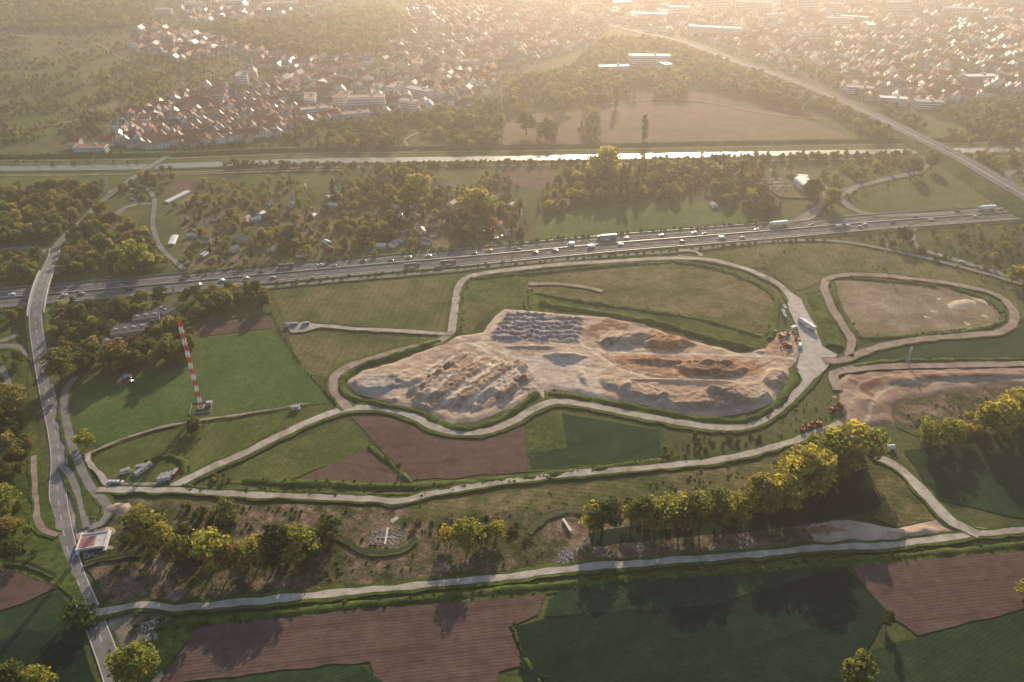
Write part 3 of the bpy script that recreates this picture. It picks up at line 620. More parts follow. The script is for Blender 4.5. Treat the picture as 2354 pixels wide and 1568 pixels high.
# ------------------------------------------------------------------ houses
def house_mesh(name,w,l,hw,hr,wall,roof,seed):
    r=random.Random(seed); mb=MB(); ov=.5
    mb.box((0,0,hw/2-.25),(w,l,hw+.5),wall)
    for s in (-1,1):
        mb.poly([(s*-w/2,s*l/2,hw),(s*w/2,s*l/2,hw),(0,s*l/2,hw+hr)][::-1],wall)
        e=w/2+ov; dz=-hr*ov/(w/2)
        a=[(s*e,-l/2-ov,hw+dz+.12),(s*e,l/2+ov,hw+dz+.12),(0,l/2+ov,hw+hr+.12),(0,-l/2-ov,hw+hr+.12)]
        if s<0: a=a[::-1]
        mb.poly(a,roof)
        n=max(2,int(l/2.8)); fl=max(1,int(hw/2.9))
        for f in range(fl):
            for i in range(n):
                y=-l/2+l*(i+.5)/n; z=1.5+f*2.8; x=s*(w/2+.03)
                q=[(x,y-.5,z-.65),(x,y+.5,z-.65),(x,y+.5,z+.65),(x,y-.5,z+.65)]; mb.poly(q if s>0 else q[::-1],M_win)
            for i in range(max(2,int(w/3))):
                m_=max(2,int(w/3)); x=-w/2+w*(i+.5)/m_; z=1.5+f*2.8; y=s*(l/2+.03)
                q=[(x-.5,y,z-.65),(x-.5,y,z+.65),(x+.5,y,z+.65),(x+.5,y,z-.65)]; mb.poly(q if s>0 else q[::-1],M_win)
        y=s*(l/2+.03); q=[(-.5,y,hw+.4),(-.5,y,hw+1.5),(.5,y,hw+1.5),(.5,y,hw+.4)]; mb.poly(q if s>0 else q[::-1],M_win)
    mb.box((r.choice((-1,1))*w*.15,r.uniform(-.3,.3)*l,hw+hr*.9),(.8,.8,1.9),M_wallG)
    if r.random()<.6:
        s=r.choice((-1,1)); mb.box((s*w*.3,0,hw+hr*.38),(w*.28,2.6,hr*.5),wall); mb.box((s*w*.31,0,hw+hr*.38+hr*.25+.12),(w*.34,3.1,.22),roof)
    if r.random()<.5: mb.box((s*(w/2+1.8),r.uniform(-.2,.2)*l,1.3),(3.4,6,2.7),r.choice([wall,M_flat]))
    return mb.mesh(name)
HM=[]
for i in range(16):
    r=random.Random(i); HM.append(house_mesh('house_%d'%i,r.uniform(8,11),r.uniform(10,16),r.choice([5.8,6,6,8.6]),r.uniform(3.6,5.6),r.choice([M_wallW,M_wallW,M_wallW,M_wallC]),M_roofs[[0,1,2,0,3,1,2,3][i%8]],i))
def block_mesh(name,w,l,h,wall=None,roof=None,bands=True,fh=3.0):
    wall=wall or M_wallW; roof=roof or M_flat; mb=MB(); mb.box((0,0,h/2-.25),(w,l,h+.5),wall)
    mb.box((0,0,h+.32),(w-.6,l-.6,.1),roof)
    for s in (-1,1):
        mb.box((s*(w/2-.15),0,h+.5),(.3,l,.5),wall); mb.box((0,s*(l/2-.15),h+.5),(w-.6,.3,.5),wall)
    mb.box((w*.15,l*.2,h+1.4),(3,4,2.1),M_wallG)
    f=0
    while 1.6+f*fh<h-.8:
        z=1.7+f*fh
        for s in (-1,1):
            for i in range(int(w/3)):
                x=-w/2+w*(i+.5)/int(w/3); y=s*(l/2+.04); q=[(x-1,y,z-.7),(x-1,y,z+.7),(x+1,y,z+.7),(x+1,y,z-.7)]; mb.poly(q if s>0 else q[::-1],M_win)
            for i in range(int(l/3)):
                y=-l/2+l*(i+.5)/int(l/3); x=s*(w/2+.04); q=[(x,y-1,z-.7),(x,y+1,z-.7),(x,y+1,z+.7),(x,y-1,z+.7)]; mb.poly(q if s>0 else q[::-1],M_win)
        f+=1
    return mb.mesh(name)
def block(name,u,v,w,l,h,rz,**k):
    x,y=G(u,v)
    for t in np.arange(-w/2,w/2+1,4):
        stamp(x+t*math.cos(rad(rz)),y+t*math.sin(rad(rz)),l/2+3)
    return obj(name,block_mesh(name,w,l,h,**k),(x,y,0),rad(rz))
block('office_building',1410,172,46,14,13,8,roof=M_flatW)
block('office_building',1490,158,62,15,20,-3,roof=M_flatW)
block('office_building',1525,168,14,30,15,20,roof=M_flatW)
block('hotel_building',845,252,46,16,17,6,roof=M_roofs[1])
for u,v,w,l,h,a in [(725,270,34,12,12,20),(940,250,24,12,11,-20),(965,225,40,14,12,-35),(715,240,14,30,11,10),(790,238,14,34,12,-14),(910,215,13,30,12,-25),(820,275,34,12,9,18),
  (560,190,16,30,12,10),(1080,158,30,14,12,20),(960,160,14,30,12,0)]:
    block('apartment_building',u,v,w,l,h,a,roof=random.choice([M_flat,M_roofs[1],M_roofs[0]]))
for u,v,w,l,h,a in [(1640,85,90,13,17,-16),(1490,48,70,14,14,-10),(1520,40,14,40,14,10),(1560,40,40,13,20,-12),(1850,32,34,16,36,-10),(1910,45,20,18,30,-5),(1960,58,50,14,16,-22),(1925,62,50,14,16,-10),(1995,75,14,36,16,-10),(1730,30,70,14,22,-12),(2060,35,46,15,26,5),(1640,28,50,14,24,-8),(1780,55,44,14,18,20),(2200,40,60,14,18,-8),(2290,60,40,14,16,10),(2250,188,46,16,9,4),(2130,248,34,13,9,-6),(2050,240,34,13,9,-14),(1975,215,34,13,9,-16),(1690,20,18,18,32,0),(2140,20,50,15,20,-15),(1430,20,40,15,14,12),(540,15,60,16,12,5),(450,20,40,16,12,-10),(740,10,40,16,14,0),(380,35,30,14,12,0),(640,20,60,15,12,12),(1810,15,40,16,30,8),(1960,20,40,16,26,-8),(2320,20,60,16,20,0),(1500,10,50,16,18,0),(1590,5,40,16,22,10)]:
    block('apartment_building',u,v,w,l,h,a,roof=random.choice([M_flat,M_flatW]))
def church(u,v,h,w=6):
    x,y=G(u,v); mb=MB(); mb.box((0,0,h*.35),(w,w,h*.7),M_wallC)
    t=h*.7; q=w/2+.3
    for a,b in (((-q,-q),(q,-q)),((q,-q),(q,q)),((q,q),(-q,q)),((-q,q),(-q,-q))): mb.poly([(a[0],a[1],t+.02),(b[0],b[1],t+.02),(0,0,h)],M_roofs[2])
    for s in (-1,1): mb.box((0,s*(w/2+.02),t-3),(1.4,.1,2.6),M_win); mb.box((s*(w/2+.02),0,t-3),(.1,1.4,2.6),M_win)
    mb.box((0,w/2+9,4.5),(11,18,9),M_wallC)
    for s in (-1,1): mb.poly([(s*6,w/2-.1,8.8),(s*6,w/2+18.4,8.8),(0,w/2+18.4,14),(0,w/2-.1,14)],M_roofs[1])
    for yy in (w/2+.02,w/2+18): mb.poly([(-5.5,yy,9),(5.5,yy,9),(0,yy,13.9)],M_wallC)
    stamp(x,y+8,14); obj('church',mb.mesh('church'),(x,y,0),.2)
church(582,182,32); church(935,168,24); church(1145,75,28,5); church(1295,95,26,5)
def multi(name,u,v,parts,rz,k=1):
    x,y=G(u,v); mb=MB()
    for (cx,cy,w,l,h) in parts:
        mb.box((cx,cy,h/2),(w,l,h),M_wallG); mb.box((cx,cy,h+.16),(w+.6,l+.6,.3),M_bit)
        for i in range(int(w/5)): mb.box((cx-w/2+2.5+i*5,cy,h+.6),(2,1.4,.55),M_wallG)
        for i in range(int(w/3)): mb.box((cx-w/2+1.5+i*3,cy-l/2-.02,h*.55),(1.8,.1,1.5),M_win)
    for p in parts: stamp(x+p[0]*.8*k,y+p[1]*k,max(p[2],p[3])/2*k+2)
    stamp(x,y-14,9)
    obj(name,mb.mesh(name),(x,y,0),rad(rz),k)
multi('institute_building',303,772,[(0,0,20,12,5.5),(9,11,15,9,6.5),(-9,-9.5,10,6,4.5)],18,1.15)
multi('institute_building',383,728,[(0,0,13,10,6)],-35)
def simple_house(name,u,v,s=1,rz=0,i=0):
    x,y=G(u,v); stamp(x,y,6*s); return obj(name,HM[i%16],(x,y,0),rad(rz),s)
for k,(u,v) in enumerate([(175,340),(250,335),(280,300),(300,322),(420,250)]): simple_house('house',u,v,1,90+random.uniform(-10,10),k*3)
obj('long_house',block_mesh('long_house',34,10,7,roof=M_roofs[0]),G(212,350)+(0,),rad(3))
def shed_mesh(seed):
    r=random.Random(seed); mb=MB(); w,l,h=r.uniform(3,5),r.uniform(4,7),2.4; m=[M_wallG,plain('shed_wood',(.16,.11,.075),.8),M_wallW,M_wallW,plain('shed_wood',(.16,.11,.075),.8),M_wallC][seed]; rf=[M_flatW,M_roofs[0],M_roofs[2],M_roofs[3],M_bit,M_flat][seed]
    mb.box((0,0,h/2),(w,l,h),m)
    for s in (-1,1):
        a=[(s*(w/2+.3),-l/2-.3,h-.1),(s*(w/2+.3),l/2+.3,h-.1),(0,l/2+.3,h+1.2),(0,-l/2-.3,h+1.2)]; mb.poly(a if s>0 else a[::-1],rf)
        mb.poly([(-w/2,s*l/2,h),(w/2,s*l/2,h),(0,s*l/2,h+1.1)],m)
    mb.box((0,-l/2-.03,1),(.9,.06,2),M_black); mb.box((w/2+.03,0,1.4),(.06,1,.8),M_win); return mb.mesh('garden_shed_%d'%seed)
SH=[shed_mesh(i) for i in range(6)]
for u,v in [(758,455),(757,576),(745,580),(655,597),(690,590),(540,600),(525,604),(590,508),(440,545),(470,520),(430,510),(620,470),(955,500),(1020,495),(1000,500),(1040,497),(1305,468),(1260,425),(980,560),(1290,455),(560,555),(640,545),(905,565),(860,470),(700,430),(1000,520),(1165,540),(1455,395),(1030,430),(720,500),(470,590),(1640,475),(1680,478)]+[(random.uniform(430,1180),random.uniform(470,600)) for _ in range(55)]:
    x,y=G(u,v)
    if taken(x,y): continue
    stamp(x,y,5); stamp(x,y-4,4); obj('garden_shed',SH[random.randrange(6)],(x,y,0),random.uniform(0,3.1),random.uniform(.9,1.4))
def hall(name,u,v,w,l,h,rz,roof=None,wall=None):
    x,y=G(u,v); mb=MB(); mb.box((0,0,h/2),(w,l,h),wall or M_wallW); roof=roof or M_flatW
    n=8
    for i in range(n):
        a0=math.pi*i/n;a1=math.pi*(i+1)/n
        p=[(-math.cos(a0)*(w/2+.2),math.sin(a0)*w*.18+h),(-math.cos(a1)*(w/2+.2),math.sin(a1)*w*.18+h)]
        mb.poly([(p[0][0],-l/2-.2,p[0][1]),(p[1][0],-l/2-.2,p[1][1]),(p[1][0],l/2+.2,p[1][1]),(p[0][0],l/2+.2,p[0][1])],roof)
    for s in (-1,1): mb.poly([(-math.cos(math.pi*i/n)*w/2,s*(l/2),math.sin(math.pi*i/n)*w*.18+h-.02) for i in range(n+1)],wall or M_wallW)
    mb.box((0,-l/2-.05,h*.4),(w*.4,.1,h*.8),M_wallG)
    stamp(x,y,max(w,l)/2+2); return obj(name,mb.mesh(name),(x,y,0),rad(rz))
hall('warehouse',1848,432,15,20,6,8)
hall('greenhouse',1843,415,9,10,4,80)
field('substation_yard',[(1755,395),(1830,392),(1890,420),(1880,460),(1790,455),(1750,420)],M_dryg)
def substation():
    mb=MB()
    for i in range(4):
        for j in range(3):
            x,y=i*9,j*10
            for s in (-2.5,2.5): mb.tube((x+s,y,0),(x+s,y,7),.15,.12,M_metal,4)
            mb.tube((x-3,y,7),(x+3,y,7),.15,.15,M_metal,4); mb.box((x,y+3,1.2),(2,1.6,2.4),M_wallG)
            for k in (-1.5,0,1.5): mb.tube((x+k,y+2,0),(x+k,y+2,4),.12,.1,M_rock,5)
    x,y=G(1748,445); obj('electrical_substation',mb.mesh('electrical_substation'),(x,y,0),.1)
substation()
hall('poly_tunnel_greenhouse',408,455,6,30,1.2,-22); hall('poly_tunnel_greenhouse',398,555,6,18,1.2,10)
# ------------------------------------------------------------------ town
def warp(x,y,a,k):
    x2=x+26*math.sin(y/150+k)+10*math.sin(y/61+k*2); y2=y+30*math.sin(x/180+k*1.3)+9*math.sin(x/70+k)
    return x2*math.cos(a)-y2*math.sin(a),x2*math.sin(a)+y2*math.cos(a)
def town(px,ang,k,dx=15,dy=17,dens=.85,big=1,hn='house'):
    P=[G(*p) for p in px]; cx=sum(p[0] for p in P)/len(P); cy=sum(p[1] for p in P)/len(P); a=rad(ang)
    R=max(math.hypot(p[0]-cx,p[1]-cy) for p in P)+60
    j=-int(R/dy); row=0
    while j*dy<R:
        if row%2==0:
            seg=[]; segs=[]
            for i in range(-int(R/14),int(R/14)):
                x,y=warp(i*14,j*dy-dy/2,a,k); x+=cx;y+=cy
                if inpoly(np.array([x]),np.array([y]),P)[0]: seg.append(Vector((x,y,0)))
                else:
                    if len(seg)>3: segs.append(seg)
                    seg=[]
            if len(seg)>3: segs.append(seg)
            for s in segs: sweep('town_street',s,[(-2.4,0),(2.4,0)],M_street,st=1.2)
        for i in range(-int(R/dx),int(R/dx)):
            x,y=warp(i*dx+random.uniform(-2,2),j*dy+random.uniform(-1.5,1.5),a,k); x2,y2=warp(i*dx+1,j*dy,a,k); x3,y3=warp(i*dx,j*dy,a,k)
            th=math.atan2(y2-y3,x2-x3); x+=cx;y+=cy
            if not inpoly(np.array([x]),np.array([y]),P)[0] or taken(x,y) or random.random()>dens: continue
            if noise.noise(Vector((x*.012,y*.012,3)))<-.34: continue
            s=random.uniform(.8,1.08)*big
            obj(hn,HM[random.randrange(16)],(x,y,0),th+random.choice((0,math.pi/2))+random.uniform(-.12,.12),(s,s,s))
            stamp(x,y,3.0)
        j+=1; row+=1
town([(290,340),(250,300),(350,245),(480,205),(640,190),(700,215),(900,205),(1000,225),(990,262),(760,285),(690,300),(560,330),(400,345)],12,.5,13,15,.97)
town([(640,190),(560,120),(420,150),(300,110),(330,60),(480,90),(700,140),(900,130),(1150,160),(1150,200),(1000,225),(700,212)],-8,1.7,13.5,15.5,.95)
town([(430,50),(380,-30),(900,-30),(560,60)],5,2.5,16,19,.85)
town([(880,130),(900,60),(1000,-30),(1240,-20),(1400,60),(1360,110),(1150,160)],16,3.1,14,16,.95)
town([(1360,60),(1260,-30),(2100,-30),(2450,-30),(2450,40),(1700,100),(1560,80)],-14,.9,18,21,.8,1.15)
town([(1600,85),(1900,75),(2450,35),(2450,190),(2150,245),(2000,238),(1870,185)],-12,2.2,14,16.5,.95)
town([(1000,225),(1050,215),(1150,235),(1130,260),(1040,265)],0,0,18,20,.6)
K1=['R','R','Y','T','R','Y','C'];K2=['R','R','T','B','Y','Y'];KG=['R','R','R','Y','T','R','R']
wood('town_trees',[(270,335),(330,260),(300,60),(380,-40),(1240,-40),(1400,60),(1180,190),(1120,262),(690,310),(500,338)],11,3.5,9.5,K1)
wood('town_trees',[(1350,-40),(2500,-40),(2500,260),(2100,255),(1870,190),(1560,85)],11.5,3.5,10,K1)
wood('hillside_wood',[(480,60),(700,50),(880,20),(960,60),(900,130),(700,135),(560,110)],7.5,9,16,KG)
wood('hillside_wood',[(-150,-40),(380,-40),(330,60),(200,75),(-150,70)],8,8,15,KG)
wood('orchard_trees',[(-200,70),(330,70),(420,190),(260,290),(150,340),(-200,345)],10,3.5,9,K2,.42)
wood('orchard_trees',[(250,110),(420,140),(470,205),(340,250),(250,300),(180,330)],8.5,4,10,K2,.3)
wood('orchard_trees',[(-200,200),(250,200),(230,340),(-200,345)],10,3,7,['B','R','T'],.4)
wood('valley_wood',[(640,325),(700,290),(800,285),(930,270),(1040,265),(1150,270),(1120,340),(1060,345),(960,305),(900,345),(640,345)],8,8,14,KG,.2)
wood('park_wood',[(1000,262),(1150,240),(1185,180),(1400,175),(1560,190),(1580,232),(1330,240),(1160,270),(1150,340),(1040,340)],8.5,8,16,KG,.25)
wood('park_wood',[(1180,200),(1320,165),(1360,110),(1440,95),(1560,110),(1600,140),(1640,200),(1480,205),(1300,240),(1180,240)],7.5,10,18,KG,.1)
wood('park_wood',[(1560,120),(1650,160),(1800,215),(1860,262),(1760,235),(1650,208),(1580,180)],7.5,10,18,KG)
wood('roadside_trees',[(1560,110),(1640,140),(1800,200),(1960,265),(2060,325),(2020,330),(1900,262),(1760,215),(1600,150)],7.5,8,14,KG)
wood('roadside_trees',[(1540,70),(1700,118),(1850,170),(2000,240),(2110,300),(2140,300),(2010,228),(1850,155),(1700,108)],8,8,13,KG)
wood('field_trees',[(1230,330),(1240,285),(1285,285),(1275,325)],7,7,12,['R','T','B'])
wood('field_trees',[(1330,300),(1350,240),(1370,245),(1385,340),(1365,345)],6,4,10,['B','T','R'])
rowtrees('riverside_hedge',[(520,383),(800,386),(1100,381),(1400,378),(1700,371),(2050,362)],4,4,8,['R','B','T','B'],5)
rowtrees('riverside_hedge',[(520,378),(800,380),(1100,376),(1360,373)],6,3,5,['B','B','R'])
rowtrees('riverside_hedge',[(1560,372),(2090,360),(2120,370)],4.5,5,9,['R','T'],8)
rowtrees('riverside_hedge',[(-50,366),(100,363),(300,356)],9,4,7,['R'])
rowtrees('riverside_hedge',[(0,378),(150,378),(320,374)],12,3,5,['B','R'],6)
rowtrees('riverside_hedge',[(400,345),(520,342),(620,340)],8,4,8,['R'])
# allotments and woods north of the motorway
wood('allotment_trees',[(390,425),(1150,398),(1210,440),(1225,555),(1000,580),(430,628),(420,560)],7.6,3,10,['R','T','B','Y','B','R','Y','C'],.34)
wood('allotment_trees',[(720,520),(1190,500),(1210,560),(800,590)],8.2,6,12,K1,.34)
wood('allotment_trees',[(560,545),(800,530),(800,590),(440,622),(430,590)],9,5,11,K1,.38)
wood('allotment_trees',[(780,400),(900,395),(1000,400),(960,460),(780,490)],7.5,7,13,K1,.25)
wood('allotment_trees',[(900,445),(1230,440),(1230,500),(880,520)],8.2,7,13,K1,.3)
rowtrees('garden_hedge',[(560,470),(640,520),(700,560)],4,2,5,['B','R']);rowtrees('garden_hedge',[(850,420),(880,480),(930,550)],4,2,6,['B','R','C'])
wood('copse',[(1290,410),(1380,380),(1560,380),(1560,470),(1440,455),(1330,475),(1240,500),(1230,470)],7.3,8,16,K1+['C'],.15)
wood('copse',[(1490,385),(1700,385),(1830,400),(1740,400),(1770,470),(1800,500),(1740,500),(1700,478),(1560,460),(1500,430)],7,8,16,K1+['C','R'],.08)
wood('copse',[(1880,378),(2110,368),(2110,395),(2000,412),(1890,430)],7,4,10,K2,.2)
wood('copse',[(2140,345),(2200,395),(2354,480),(2354,300),(2280,260),(2140,330)],8.5,5,12,K2,.3)
wood('copse',[(2130,255),(2354,230),(2500,250),(2500,345),(2290,330)],7.5,6,13,KG,.25)
wood('copse',[(2120,530),(2180,515),(2500,495),(2500,640),(2354,645),(2180,590)],8,3,8,K2,.25)
wood('woodland',[(-200,445),(240,432),(232,455),(130,555),(40,565),(-200,580)],6.4,8,15,KG)
wood('woodland',[(-200,590),(90,590),(110,600),(65,672),(-200,700)],6.4,8,14,KG)
wood('woodland',[(140,600),(160,560),(240,480),(265,500),(340,545),(410,620),(280,640),(120,655)],6.4,8,15,KG)
wood('woodland',[(265,435),(340,395),(400,380),(400,420),(350,470)],6.5,5,10,KG,.2)
wood('woodland',[(95,705),(240,665),(430,650),(600,648),(628,715),(520,722),(440,745),(450,830),(400,845),(170,870),(110,880)],6.6,7,14,KG)
wood('woodland',[(-200,700),(60,692),(50,740),(-200,800)],6.5,7,12,KG)
wood('woodland',[(-200,805),(50,830),(75,900),(100,1040),(70,1060),(60,1120),(-200,1150)],6,7,13,KG)
wood('woodland',[(-200,1140),(60,1130),(75,1230),(130,1320),(20,1300),(-200,1290)],6.5,4,9,K2,.2)
rowtrees('motorway_hedge',[(430,632),(700,604),(1000,578),(1230,557)],4,2,5,['B','R','B'])
rowtrees('motorway_hedge',[(1230,556),(1500,533),(1760,512)],4,2,3.5,['B'])
rowtrees('motorway_hedge',[(640,655),(900,630),(1050,617),(1300,598),(1600,572),(1900,550),(2100,535)],5,1.5,3.5,['B'])
rowtrees('trunk_road_hedge',[(1980,550),(2100,575),(2354,640)],6,2,6,['B','R'])
rowtrees('field_hedge',[(622,720),(660,790),(700,850),(760,915)],2.5,.8,1.4,['B'],1)
wood('riverside_trees',[(300,1200),(400,1170),(520,1165),(560,1210),(500,1290),(400,1300),(290,1280)],4.6,2,6,['B','B','R'])
wood('riverside_trees',[(460,1260),(740,1215),(790,1230),(760,1270),(480,1315)],5,4,8,['Y','B','R'])
wood('riverside_trees',[(740,1225),(800,1225),(1000,1255),(960,1275),(840,1290),(760,1270)],4.4,1,3.5,['B','B','R'])
wood('riverside_trees',[(930,1200),(1230,1180),(1260,1230),(1200,1250),(950,1262)],4.4,1.5,4,['B','B','R'])
wood('riverside_trees',[(1430,1180),(1800,1135),(1810,1180),(1440,1218)],5,4,9,['Y','B','Y'])
wood('riverside_trees',[(1770,1140),(1900,1060),(1990,1020),(1990,1080),(1850,1160)],5.5,5,11,['Y','R','B'])
wood('riverside_trees',[(2100,1000),(2400,900),(2400,980),(2120,1030)],5.5,4,9,['Y','Y','B'])
wood('scrub_bushes',[(1515,990),(1560,985),(1700,998),(1750,1000),(1745,1020),(1600,1060),(1525,1055)],5,1.5,5,['B','B','R'])
wood('scrub_bushes',[(430,1110),(520,1080),(535,1125),(450,1130)],4.5,1.5,4,['B','R'])
wood('scrub_bushes',[(2060,940),(2354,890),(2354,950),(2100,1000)],5,.8,2.5,['B'])
wood('scrub_bushes',[(1800,1140),(1990,1010),(1870,1010),(1620,1070),(1400,1150)],6,1,3,['B'],.3)
wood('scrub_bushes',[(250,1300),(700,1290),(1250,1250),(1250,1290),(600,1350),(300,1370)],4.4,.6,2.6,['B'],.28)
wood('scrub_bushes',[(300,1160),(900,1175),(850,1215),(560,1230),(320,1200)],4.6,.5,2.6,['B'],.3)
wood('scrub_bushes',[(940,1160),(1700,1085),(1750,1110),(1300,1180),(940,1195)],4.2,.4,1.8,['B'],.3)
wood('scrub_bushes',[(370,1440),(700,1395),(1300,1335),(1950,1280),(1950,1292),(1300,1360),(700,1412),(380,1460)],3.5,.4,1.5,['B'])
wood('scrub_bushes',[(205,1410),(235,1430),(300,1600),(340,1600),(400,1420),(330,1410)],5.5,1,4,['B','R'],.2)
wood('scrub_bushes',[(160,1360),(220,1560),(170,1560),(140,1400)],4.5,.8,2.8,['B'])
wood('scrub_bushes',[(1220,672),(1330,692),(1620,737),(1765,780),(1740,805),(1400,730)],3.8,.4,1.2,['B'])
wood('scrub_bushes',[(1085,645),(1190,642),(1200,705),(1070,690)],3.8,.4,1.2,['B'])
wood('scrub_bushes',[(1600,595),(1800,560),(2050,590),(2200,640),(1900,630),(1800,650)],9,.4,2,['B'],.4)
wood('scrub_bushes',[(1925,1010),(1870,1010),(1760,1000),(1800,940),(1900,900),(1920,940)],6,.6,2,['B'],.3)
for P in BER:
    for p in P:
        for _ in range(2): put('berm_shrubs','B',p.x+random.uniform(-3,3),p.y+random.uniform(-3,3),random.uniform(.5,1.7))
rowtrees('slip_road_trees',[(1890,500),(1960,450),(2060,425),(2150,405)],14,3,6,['R','B'])
rowtrees('slip_road_trees',[(2090,560),(2150,600),(2250,640),(2354,670)],14,3,6,['B','R'])
tot=0
for (g,k),items in BK.items():
    nv=len(TM[k])
    for vi in range(nv):
        it=items[vi::nv]
        if not it: continue
        V=[];Fc=[]
        for (x,y,h) in it:
            s=h/(10 if k!='B' else 6)*random.uniform(.9,1.15); a=random.uniform(0,6.28); c,sn=math.cos(a)*s/2,math.sin(a)*s/2; n=len(V)
            V+=[(x-c+sn,y-sn-c,0),(x+c+sn,y+sn-c,0),(x+c-sn,y+sn+c,0),(x-c-sn,y-sn+c,0)]; Fc.append((n,n+1,n+2,n+3))
        me=bpy.data.meshes.new(g); me.from_pydata(V,[],Fc)
        o=obj(g,me); o.instance_type='FACES'; o.use_instance_faces_scale=True; o.instance_faces_scale=1; o.show_instancer_for_render=False
        obj(NAMES[k]+'_foliage',TM[k][vi],parent=o); tot+=len(it)
# ------------------------------------------------------------------ vehicles
def car_mesh(name,c,van=False,seed=0):
    mb=MB(); p=plain(name+'_paint',c,.3,.1,var=.03); L,W=(4.4,1.8) if not van else (5.8,2.0)
    prof=[(-2.2,.35),(-2.2,.85),(-1.9,.95),(-1.45,1.42),(.3,1.45),(1.0,.95),(2.1,.78),(2.2,.35)] if not van else [(-2.9,.4),(-2.9,2.3),(1.3,2.35),(2.1,1.35),(2.85,1.1),(2.9,.4)]
    h=W/2
    for s in (-1,1):
        q=[(x,s*h*(.86 if z>1.2 and not van else 1),z) for x,z in prof]; mb.poly(q if s<0 else q[::-1],p)
    for i in range(len(prof)):
        (x0,z0),(x1,z1)=prof[i],prof[(i+1)%len(prof)]
        f0=.86 if z0>1.2 and not van else 1; f1=.86 if z1>1.2 and not van else 1
        glass=(not van and ((i==2) or (i==4))) or (van and i==2)
        mb.poly([(x0,-h*f0,z0),(x0,h*f0,z0),(x1,h*f1,z1),(x1,-h*f1,z1)][::-1],M_win if glass else p)
    for s in (-1,1):
        y=s*(h*.93+.05); q=[(-1.5,y,.98),(.8,y,.98),(.25,y,1.36),(-1.3,y,1.36)] if not van else [(1.0,s*(h+.02),1.4),(1.9,s*(h+.02),1.4),(1.3,s*(h+.02),2.05),(1.0,s*(h+.02),2.05)]
        mb.poly(q if s<0 else q[::-1],M_win)
        for x in ((-1.35,1.35) if not van else (-1.8,1.9)): mb.tube((x,s*(h-.2),.33),(x,s*(h+.03),.33),.33,.33,M_black,10)
    return mb.mesh(name)
CARS={k:car_mesh('car_'+k,c) for k,c in {'w':(.75,.75,.75),'g':(.35,.36,.38),'d':(.03,.03,.035),'y':(.55,.42,.05),'b':(.05,.10,.25),'r':(.35,.03,.02)}.items()}
VAN=car_mesh('van_w',(.78,.78,.78),True)
def truck_mesh(name,cab,box):
    mb=MB(); pc=plain(name+'_cab',cab,.35); pb=plain(name+'_box',box,.45,var=.04)
    mb.box((-1.8,0,2.6),(13.2,2.5,2.7),pb); mb.box((-1.8,0,1.05),(12.8,1.0,.3),M_black)
    mb.box((6.3,0,1.9),(2.2,2.45,2.7),pc,top=(.9,.95)); mb.box((7.36,0,2.4),(.12,2.1,1.0),M_win); mb.box((6.1,0,3.45),(1.5,2.2,.5),pc,top=(.6,.9))
    for s in (-1,1):
        mb.box((6.7,s*1.2,2.4),(.9,.1,.7),M_win)
        for x in (6.4,3.4,-4.5,-5.8,-7.1): mb.tube((x,s*.85,.5),(x,s*1.25,.5),.5,.5,M_black,10)
    return mb.mesh(name)
TRW=truck_mesh('truck_white',(.7,.7,.7),(.78,.77,.75)); TRB=truck_mesh('truck_blue',(.05,.12,.3),(.12,.25,.42)); TRD=truck_mesh('truck_dark',(.2,.05,.04),(.10,.10,.11))
def near_dir(P,x,y):
    i=min(range(len(P)),key=lambda i:(P[i].x-x)**2+(P[i].y-y)**2); j=max(1,min(i,len(P)-2)); d=P[j+1]-P[j-1]; n=Vector((-d.y,d.x,0)).normalized()
    off=(Vector((x,y,0))-P[i]).dot(n); return math.atan2(d.y,d.x),off,Vector((x,y,0))-n*off,n
for row in "148 683 w;190 677 g;300 664 d;512 647 w;568 640 w;629 640 g;600 628 d;737 611 w;767 613 g;835 605 d;898 600 d;985 590 w;1090 586 d;1125 579 y;1190 576 d;1312 566 V;1360 571 V;1275 576 d;1428 566 w;1440 550 g;1520 543 w;1568 557 d;1595 537 w;1620 541 d;1660 551 V;1865 520 g;1925 521 V;1945 519 w;1975 523 g;1990 520 w;2052 515 d;2140 508 w;2200 489 d;2100 500 b;2300 484 g;80 690 g;30 678 w;940 596 g;1230 582 r;1705 548 g;1740 531 w;2240 500 w;420 646 d;460 655 g".split(';'):
    u,v,k=row.split(); x,y=G(float(u),float(v)); a,off,p,n=near_dir(MP,x,y)
    lane=min([4,7.6,9.6,-4,-7.6,-9.6],key=lambda l:abs(l-off)); q=p+n*lane
    obj('van' if k=='V' else 'car',VAN if k=='V' else CARS[k],(q.x,q.y,.7),a+(math.pi if lane>0 else 0),1.1)
for u,v,m in ((657,618,TRD),(948,612,TRD),(1030,602,TRD),(1395,553,TRB),(1787,521,TRW),(2260,481,TRW)):
    x,y=G(u,v); a,off,p,n=near_dir(MP,x,y); lane=9.3 if off>0 else -9.3; q=p+n*lane; obj('articulated_truck',m,(q.x,q.y,.7),a+(math.pi if lane>0 else 0),.8 if m is TRD else 1.08)
for u,v,k in ((2035,290,'w'),(2090,318,'w'),(2320,440,'w'),(1900,220,'g'),(1750,155,'w'),(2180,345,'g')):
    x,y=G(u,v,5); a,off,p,n=near_dir(TR,x,y); i=min(range(len(TR)),key=lambda i:(TR[i].x-x)**2+(TR[i].y-y)**2); q=TR[i]+n*4*(1 if off>0 else -1); obj('car',CARS[k],(q.x,q.y,q.z+.15),a)
for u,v,k in ((2160,592,'w'),(2210,605,'w')): obj('car',CARS[k],G(u,v)+(.8,),-.4)
for i in range(12): obj('parked_car',CARS[random.choice('wgdbr')],G(1100+random.uniform(0,70),random.uniform(524,552))+(.6,),random.uniform(0,3))
